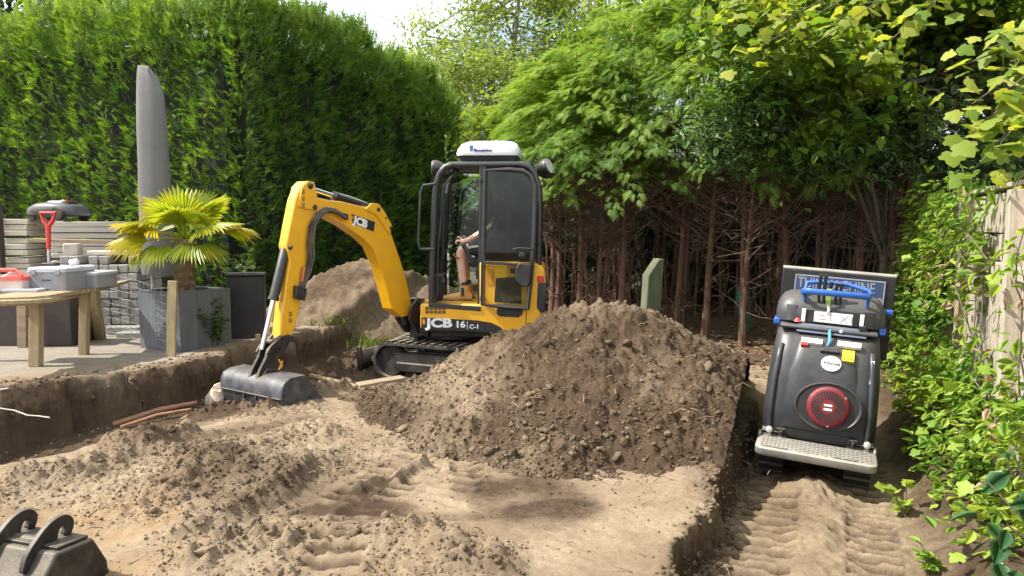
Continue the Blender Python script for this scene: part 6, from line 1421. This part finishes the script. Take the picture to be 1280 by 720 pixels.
# stake, string, hose, roots, black sheet
sk0 = terr(213, 446); sk1 = at(216, 351, d=sk0.y + .03)
MB_ = MB().bar((0, 0, -.1), (sk1.x - sk0.x, sk1.y - sk0.y, sk1.z - TZ), .085, .035, up=(0, 1, 0)); st_ = MB_.build('timber_stake', M['wood'], None, bevel=.004); st_.location = (sk0.x, sk0.y, TZ); tag(st_, 'pale timber stake driven in before the grey planter', 'stake')
sp0 = at(-60, 497, d=5.6); pts = [sp0, at(0, 487, d=5.95), at(100, 471, d=6.5), at(213, 449, d=sk0.y - .03), at(310, 430.5, d=8.25), at(322, 427, d=8.4)]
og = pts[0]; so_ = MB().tube([p - og for p in pts], .006, 5).build('string_line', M['string'], None); so_.location = og; tag(so_, 'white string line stretched along the terrace edge past the stake', 'string')
sp2 = terr(318, 436); s2 = MB().bar((0, 0, -.1), (.0, 0, .28), .05, .03, up=(0, 1, 0)).build('timber_stake', M['pallet'], None); s2.location = (at(322, 427, d=8.4).x, 8.42, at(322, 427, d=8.4).z - .2); tag(s2, 'small stake at the far end of the string behind the bucket', 'stake')
hp = [at(-20, 507, d=5.92), at(4, 511, d=5.9), at(18, 513, d=5.84), at(34, 519, d=5.80), at(48, 520, d=5.76), at(62, 522, d=5.74)]
og = hp[0]; ho = MB().tube([p - og for p in hp], .0055, 6).build('cable_end', M['concrete'], None); ho.location = og; tag(ho, 'pale end of cable sticking out of the cut bank at the left', 'cable')
for k, (a, b, r) in enumerate((((141, 519), (246, 497), .022), ((150, 521), (238, 503), .014))):
    A = at(*a, -.03); B = at(*b, .02); A.z = gz(A.x, A.y) + .02; B.z = gz(B.x, B.y) + .05; m_ = A.lerp(B, .5) + Vector((0, .03, .02)); ro_ = MB().tube([Vector((0, 0, 0)), m_ - A, B - A], [r, r * 1.1, r * .8], 8).build('root', mat('orange_root', (.20, .10, .055), .85, col2=(.34, .19, .11), scale=12, bump=.5), None); ro_.location = A
    tag(ro_, ['thick orange brown root lying on the trench floor', 'thin root lying in front of the thicker root in the trench'][k], 'root')
A = at(388, 468, .03); B = at(446, 476, .05); A.z = gz(A.x, A.y) + .05; B.z = gz(B.x, B.y) + .05
bt_ = MB().bar((0, 0, 0), B - A, .035, .03).build('batten', M['wood'], None, bevel=.004); bt_.location = A; tag(bt_, 'pale batten lying on the soil right of the excavator bucket', 'batten')
A = at(447, 478, .04); bt_ = MB().bar((0, 0, 0), (.42, .22, .03), .16, .03).build('plank', M['pallet'], None, bevel=.006); bt_.location = (A.x, A.y, gz(A.x, A.y) + .07); tag(bt_, 'short weathered plank half buried at the foot of the heap', 'plank')
q = terr(300, 424); bn = MB().box((0, 0, .36), (.40, .36, .74), None, (1.02, 1.02)).box((0, 0, .745), (.43, .39, .03)).build('black_bin', M['blackbin'], None, bevel=.012); bn.location = (q.x + .02, q.y + .2, TZ - .02); bn.rotation_euler = (0, 0, .25); tag(bn, 'black bin in the shade right of the planter', 'bin')
# mossy post and green tube among the stems
mp0 = at(812, 398, d=9.4); MPt = MB().add([(-.115, -.09, 0), (.075, -.09, 0), (.075, .09, 0), (-.115, .09, 0), (-.115, -.09, .95), (-.115, .09, .95), (.02, -.09, 1.16), (.02, .09, 1.16), (.085, -.09, 1.16), (.085, .09, 1.16)], [(0, 3, 2, 1), (0, 1, 8, 6, 4), (2, 3, 5, 7, 9), (1, 2, 9, 8), (3, 0, 4, 5), (4, 6, 7, 5), (6, 8, 9, 7)]).build('timber_post', M['moss'], None, bevel=.012)
MPt.location = (mp0.x, mp0.y, .02); MPt.rotation_euler = (0, .05, .25); tag(MPt, 'leaning mossy square post with slanted top behind the big heap', 'post')
gt = at(929, 402, d=10.4); g_ = MB(); rings = []
for i in range(7):
    t = i / 6; rings.append([((.085 + .02 * math.sin(5 * t + k)) * math.cos(k * .7854), (.085 + .02 * math.cos(4 * t + k)) * math.sin(k * .7854), .62 * t) for k in range(8)])
gto = g_.loft(rings).build('green_sleeve', mat('green_netting', (.02, .16, .075), .6, var=.3, scale=14, bump=.6), None); gto.location = (gt.x, gt.y, .12); tag(gto, 'rumpled green netting sleeve standing among the bare stems', 'netting')

# small weeds by the planter, at the fence foot and behind the arm
def weed(name, loc, n, h, spread, leafs, size, material, label, cat='plant', group=None, tone0=.45, stems=6):
    root = empty(name, loc); tag(root, label, cat, group); mb = MB(); ps = []; ds = []
    for i in range(stems):
        a = random.uniform(0, 6.28); e = Vector((math.cos(a) * spread * random.random(), math.sin(a) * spread * random.random(), h * random.uniform(.6, 1))); mb.tube([(0, 0, 0), e * .5 + Vector((0, 0, .05)), e], [.006, .004, .002], 4, cap=False)
        for j in range(n // stems):
            t = random.uniform(.15, 1); p = e * t; b = random.uniform(0, 6.28); ps.append(p); ds.append((math.cos(b), math.sin(b), random.uniform(-.2, .5)))
    mb.build('stem', M['bark2'], root); ps = np.array([tuple(p) for p in ps]); ds = np.array(ds); n_ = len(ps)
    scatter('leaves', leafs, ps, basis(ds, np.tile(UP, (n_, 1)), .4) * RNG.uniform(size[0], size[1], n_)[:, None, None], dict(tone=np.clip(RNG.normal(tone0, .15, n_), 0, 1)), material, root); return root
q = terr(258, 436); weed('weed', (q.x + .05, q.y + .1, TZ), 150, .55, .22, OVAL, (.06, .11), M['leaf_ivy'], 'bushy green weed growing up the right face of the planter', tone0=.4, stems=9)
q = terr(262, 420); weed('weed', (q.x + .15, q.y + .5, TZ), 200, .95, .30, OVAL, (.07, .12), M['leaf_ivy'], 'taller leafy weed behind the planter beside the palm trunk', tone0=.55, stems=9)
q = terr(172, 350); weed('weed', (at(170, 400, d=10.3).x, 10.3, TZ), 120, .9, .25, OVAL, (.07, .12), M['leaf_ivy'], 'green weed behind the covered parasol foot', tone0=.4)
gx_, gy_ = RNG.uniform(-2.6, -.9, 900), RNG.normal(9.9, .18, 900); dd = np.stack([RNG.normal(0, .3, 900), RNG.normal(0, .3, 900), np.ones(900)], 1)
tag(scatter('grass', LEAFLONG, np.stack([gx_, gy_, ground(gx_, gy_)[0]], 1), basis(dd, unit(900), .5) * RNG.uniform(.06, .16, 900)[:, None, None], dict(tone=RNG.uniform(.1, .5, 900)), M['leaf_bright']), kind='stuff')
# leaf litter under the trees
n = 1500; lx, ly = RNG.uniform(.9, 6.0, n), RNG.uniform(7.2, 11.0, n); kk = RNG.random(n) < sst(7.4, 9.0, ly) ; lx, ly = lx[kk], ly[kk]; n = len(lx); dd = unit(n); dd[:, 2] *= .25
tag(scatter('leaf_litter', OVAL[:2] + LOBED[:1], np.stack([lx, ly, ground(lx, ly)[0] + .012], 1), basis(dd, np.tile(UP, (n, 1)), .3) * RNG.uniform(.05, .11, n)[:, None, None], dict(tone=RNG.random(n)), M['leaf_dry']), kind='stuff')

# ------------------------------------------------------------------ timber fence at the right with its creeper
FA = Vector((2.35, 2.75, 0)); FB = Vector((4.95, 9.1, 0)); fd = (FB - FA).normalized(); fn = Vector((-fd.y, fd.x, 0)); FLn = (FB - FA).length; fa = math.atan2(fd.y, fd.x)
FN = empty('timber_fence', (FA.x, FA.y, -.05), fa); tag(FN, 'weathered timber fence along the right side, overgrown with creeper', 'fence')
sh = None; k = 0; u = -2.61
while u < FLn:                                                     # local x along the fence, local y towards the yard (+)
    bw = .145; hgt = 1.55 + random.uniform(-.015, .015)
    if sh is None: o = MB().box((0, 0, .775), (bw - .012, .02, 1.55)).build('board', M['wood2'], FN, bevel=.003, seg=1); sh = o
    else: o = sh.copy(); C.objects.link(o)
    o.location = (u, random.uniform(-.004, .004), 0.02); o.rotation_euler = (0, random.uniform(-.006, .006), random.uniform(-.03, .03)); o.scale = (1, 1, hgt / 1.55); u += bw
u = .25 - 1.78 * 2
while u < FLn:
    MB().box((u, .055, .93), (.095, .09, 1.86)).build('post', M['wood2'], FN, bevel=.006); 
    L2 = min(1.78, FLn - u); MB().box((u + L2 / 2, .0, 1.725), (L2 - .006, .03, .27)).build('top_plank', M['wood2'], FN, bevel=.004); MB().box((u + L2 / 2, -.0, 1.905), (L2 - .004, .07, .03)).build('cap_rail', M['wood2'], FN, bevel=.004)
    MB().box((u + L2 / 2, .035, .45), (L2 - .11, .045, .08)).build('rail', M['wood2'], FN, bevel=.004); MB().box((u + L2 / 2, .035, 1.35), (L2 - .11, .045, .08)).build('rail', M['wood2'], FN, bevel=.004); u += 1.78
xs = at(1199, 240, d=5.9); b_ = MB().bar((0, 0, -1.5), (.03, .02, .42), .05, .035, up=(0, 1, 0)).build('lath', M['wood'], None, bevel=.003); tq = FA + fd * ((5.9 - FA.y) / fd.y) + fn * .13; b_.location = (tq.x, tq.y, 1.55); tag(b_, 'pale thin lath standing up above the fence planks', 'lath')

VN = empty('climbing_vine', (FA.x, FA.y, -.05), fa); tag(VN, 'bright green leafy creeper climbing over the timber fence at the right', 'climbing plant')
mb = MB(); vpos = []; vdir = []; vs_ = []
def fenceP(u, v, z): return (u, v, z)
for i in range(40):
    u = random.uniform(.9, FLn); z = 0.0 if i % 3 else random.uniform(.8, 1.9); p = Vector((u, .10, z)); pts = [p]; out_ = .12
    for k in range(random.randint(5, 11)):
        out_ = min(.36, max(.06, out_ + random.uniform(-.07, .08))); p = Vector((p.x + random.uniform(-.22, .22), out_, p.z + random.uniform(.02, .30) if z < .5 else p.z + random.uniform(-.22, .15)))
        if p.z > 2.15: break
        pts.append(p)
    if len(pts) > 2: mb.tube(pts, [.007 * (1 - .7 * k / len(pts)) for k in range(len(pts))], 4, cap=False)
    for a, b in zip(pts[:-1], pts[1:]):
        for q in range(random.randint(10, 16)):
            t = random.random(); c = a.lerp(b, t) + Vector((random.gauss(0, .07), random.gauss(.02, .05), random.gauss(0, .07))); vpos.append(tuple(c)); vdir.append((random.uniform(-1, 1), random.uniform(.1, 1), random.uniform(-.9, .4)))
for q in range(1000):                                              # the far end is fully overgrown and bushes out
    u = FLn - abs(random.gauss(0, 1.15)) + .3; z = random.random() * 1.9; vpos.append((u, .12 + random.random() ** 2 * .38 * (1.2 - z / 2), z)); vdir.append((random.uniform(-1, 1), random.uniform(.1, 1), random.uniform(-.7, .5)))
for q in range(520):                                              # crest above the fence top
    u = random.uniform(1.4, FLn); z = 1.75 + abs(random.gauss(0, .16)); vpos.append((u, random.gauss(.10, .14), z)); vdir.append((random.uniform(-1, 1), random.uniform(-.2, 1), random.uniform(-.8, .4)))
for q in range(420):
    u = random.uniform(.8, FLn * .75); z = abs(random.gauss(0, .35)); vpos.append((u, .15 + random.random() ** 1.5 * .42, z + .05)); vdir.append((random.uniform(-1, 1), random.uniform(.1, 1), random.uniform(-.7, .5)))
for q in range(1250):                                              # sprawling at the fence foot
    u = random.uniform(.7, 5.2); z = random.expovariate(1 / .42); vpos.append((u, .12 + random.random() ** 1.3 * .36, min(z, 1.5) + .03)); vdir.append((random.uniform(-1, 1), random.uniform(.1, 1), random.uniform(-.7, .5)))
mb.build('stem', M['bark2'], VN)
vpos = np.array(vpos); vdir = np.array(vdir)
keep_ = (vpos[:, 0] > 3.6) | (fbm(vpos[:, 0], vpos[:, 2], 1.5, 2, 55) > (-.02 - .5 * (vpos[:, 2] < .75) + .15 * (vpos[:, 2] > 1.2))); vpos = vpos[keep_]; vdir = vdir[keep_]; n = len(vpos); vsz = RNG.uniform(.045, .10, n); order = np.argsort(vpos[:, 0] - 6 * vsz * (vpos[:, 0] > 1.6))
Rv = basis(vdir, np.tile([0, .5, 1.0], (n, 1)), .4); vt = np.clip(.50 + .50 * fbm(vpos[:, 0], vpos[:, 2], 1.8, 3, 7) + RNG.normal(0, .13, n), 0, 1)
near = order[:300]; rest = order[300:]
lm = []
for k in range(6):
    V, F = OVAL[k % 3] if k != 4 else LOBED[0]; me = bpy.data.meshes.new('leaf'); me.from_pydata([tuple(v) for v in V], [], [tuple(int(i) for i in f) for f in F]); me.shade_smooth(); me.materials.append(M['leaf_vine'])
    at_ = me.attributes.new('tone', 'FLOAT', 'POINT'); at_.data.foreach_set('value', np.full(len(V), .25 + .13 * k, np.float32)); lm.append(me)
for i in near:
    o = bpy.data.objects.new('leaf', lm[int(np.clip((vt[i] - .2) / .1, 0, 5)) if random.random() < .7 else random.randrange(6)]); C.objects.link(o); o.parent = VN
    Mx = Matrix([list(Rv[i][r] * vsz[i]) for r in range(3)]).to_4x4(); Mx.translation = Vector(vpos[i]); o.matrix_local = Mx
o_ = scatter('leaves', OVAL + OVAL + LOBED[:1], vpos[rest], Rv[rest] * vsz[rest][:, None, None], dict(tone=vt[rest]), M['leaf_vine'], VN); o_['kind'] = 'stuff'
nd = 120; dp = np.stack([RNG.uniform(.8, FLn * .8, nd), RNG.uniform(.1, .4, nd), RNG.uniform(.05, 1.7, nd)], 1); o_ = scatter('dead_leaves', OVAL[:1], dp, basis(unit(nd), np.tile(UP, (nd, 1)), .5) * RNG.uniform(.05, .1, nd)[:, None, None], dict(tone=RNG.uniform(.4, 1, nd)), M['leaf_dry'], VN); o_['kind'] = 'stuff'

# overhanging sprig of large sunlit leaves above the fence
def sprig(name, base, tips, leafs, size, nl, material, label, cat, tone0, r0=.012, jit=.09, bark='bark2'):
    root = empty(name, base); tag(root, label, cat); b = Vector(base); mb = MB(); k = 0; shr = []
    for t in range(4):
        V, F = leafs[t % len(leafs)]; me = bpy.data.meshes.new('leaf'); me.from_pydata([tuple(v) for v in V], [], [tuple(int(i) for i in f) for f in F]); me.shade_smooth(); me.materials.append(material)
        at_ = me.attributes.new('tone', 'FLOAT', 'POINT'); at_.data.foreach_set('value', np.full(len(V), np.clip(tone0 + .16 * (t - 1.5), 0, 1), np.float32)); shr.append(me)
    for tip in tips:
        e = Vector(tip) - b; m_ = e * .5 + Vector((0, 0, .12 * e.length)); mb.tube([Vector((0, 0, 0)), m_, e], [r0, r0 * .6, .003], 6, cap=False)
        for j in range(nl):
            t = .3 + .7 * (j + random.random()) / nl; p = (m_ * (4 * t * (1 - t)) + e * (t * t - 2 * t * (1 - t) * 0) ) if False else ((1 - t) ** 2 * Vector((0, 0, 0)) + 2 * t * (1 - t) * (m_ * 2 - e * .5) + t * t * e)
            p = p + Vector((random.gauss(0, jit), random.gauss(0, jit), random.gauss(-.02, jit * .8))); d = np.array([[random.uniform(-1, .6), random.uniform(-1, .5), random.uniform(-.8, .2)]])
            R3 = basis(d, np.array([[-.2, -.3, 1.0]]), .35)[0]; s = random.uniform(*size); o = bpy.data.objects.new('leaf', random.choice(shr)); C.objects.link(o); o.parent = root
            Mx = Matrix([list(R3[r] * s) for r in range(3)]).to_4x4(); Mx.translation = p; o.matrix_local = Mx
    mb.build('branch', M[bark], root); return root
A_ = lambda px, py, d: tuple(at(px, py, d=d))
sprig('overhanging_branch', A_(1400, 60, 5.2), [A_(1215, 130, 4.8), A_(1195, 185, 5.0), A_(1235, 60, 5.0), A_(1250, 180, 4.6), A_(1215, 215, 5.1), A_(1265, 240, 4.6), A_(1180, 90, 5.2), A_(1262, 110, 4.6)], LOBED, (.09, .16), 28, M['leaf_maple'], 'sunlit branch of large yellow green leaves reaching over the fence at the right edge', 'branch', .70, .014)
sprig('overhanging_branch', A_(1330, -60, 6.6), [A_(900, 12, 6.4), A_(960, 35, 6.3), A_(1010, 60, 6.0), A_(1045, 25, 6.2), A_(1120, 30, 6.0), A_(930, 70, 6.8), A_(1090, 70, 6.0)], LOBED, (.085, .155), 38, M['leaf_maple'], 'long maple branch with yellow green leaves across the top right of the sky', 'branch', .66, .013, .12)
LRb = A_(1300, 720, 2.75)
sprig('laurel_shrub', (LRb[0] + .12, LRb[1], LRb[2] - .1), [A_(1262, 560, 2.9), A_(1232, 600, 2.9), A_(1258, 655, 2.75), A_(1270, 700, 2.7), A_(1240, 690, 2.8)], OVAL, (.08, .13), 5, M['leaf_laurel'], 'dark glossy leaves of a near shrub at the bottom right edge', 'shrub', .5, .008, .05)
q = gp(1150, 690, -.1); weed('weed', (q[0] + .05, q[1], gz(*q)), 26, .16, .12, OVAL, (.05, .09), M['leaf_vine'], 'small light green seedling on bare soil near the fence foot', tone0=.6, stems=4)
q = gp(1112, 632, -.15); weed('weed', (q[0] + .1, q[1], gz(*q)), 20, .26, .2, LOBED[:1], (.05, .08), M['leaf_vine'], 'thin yellow green sprig beside the dumper track', tone0=.8, stems=3)
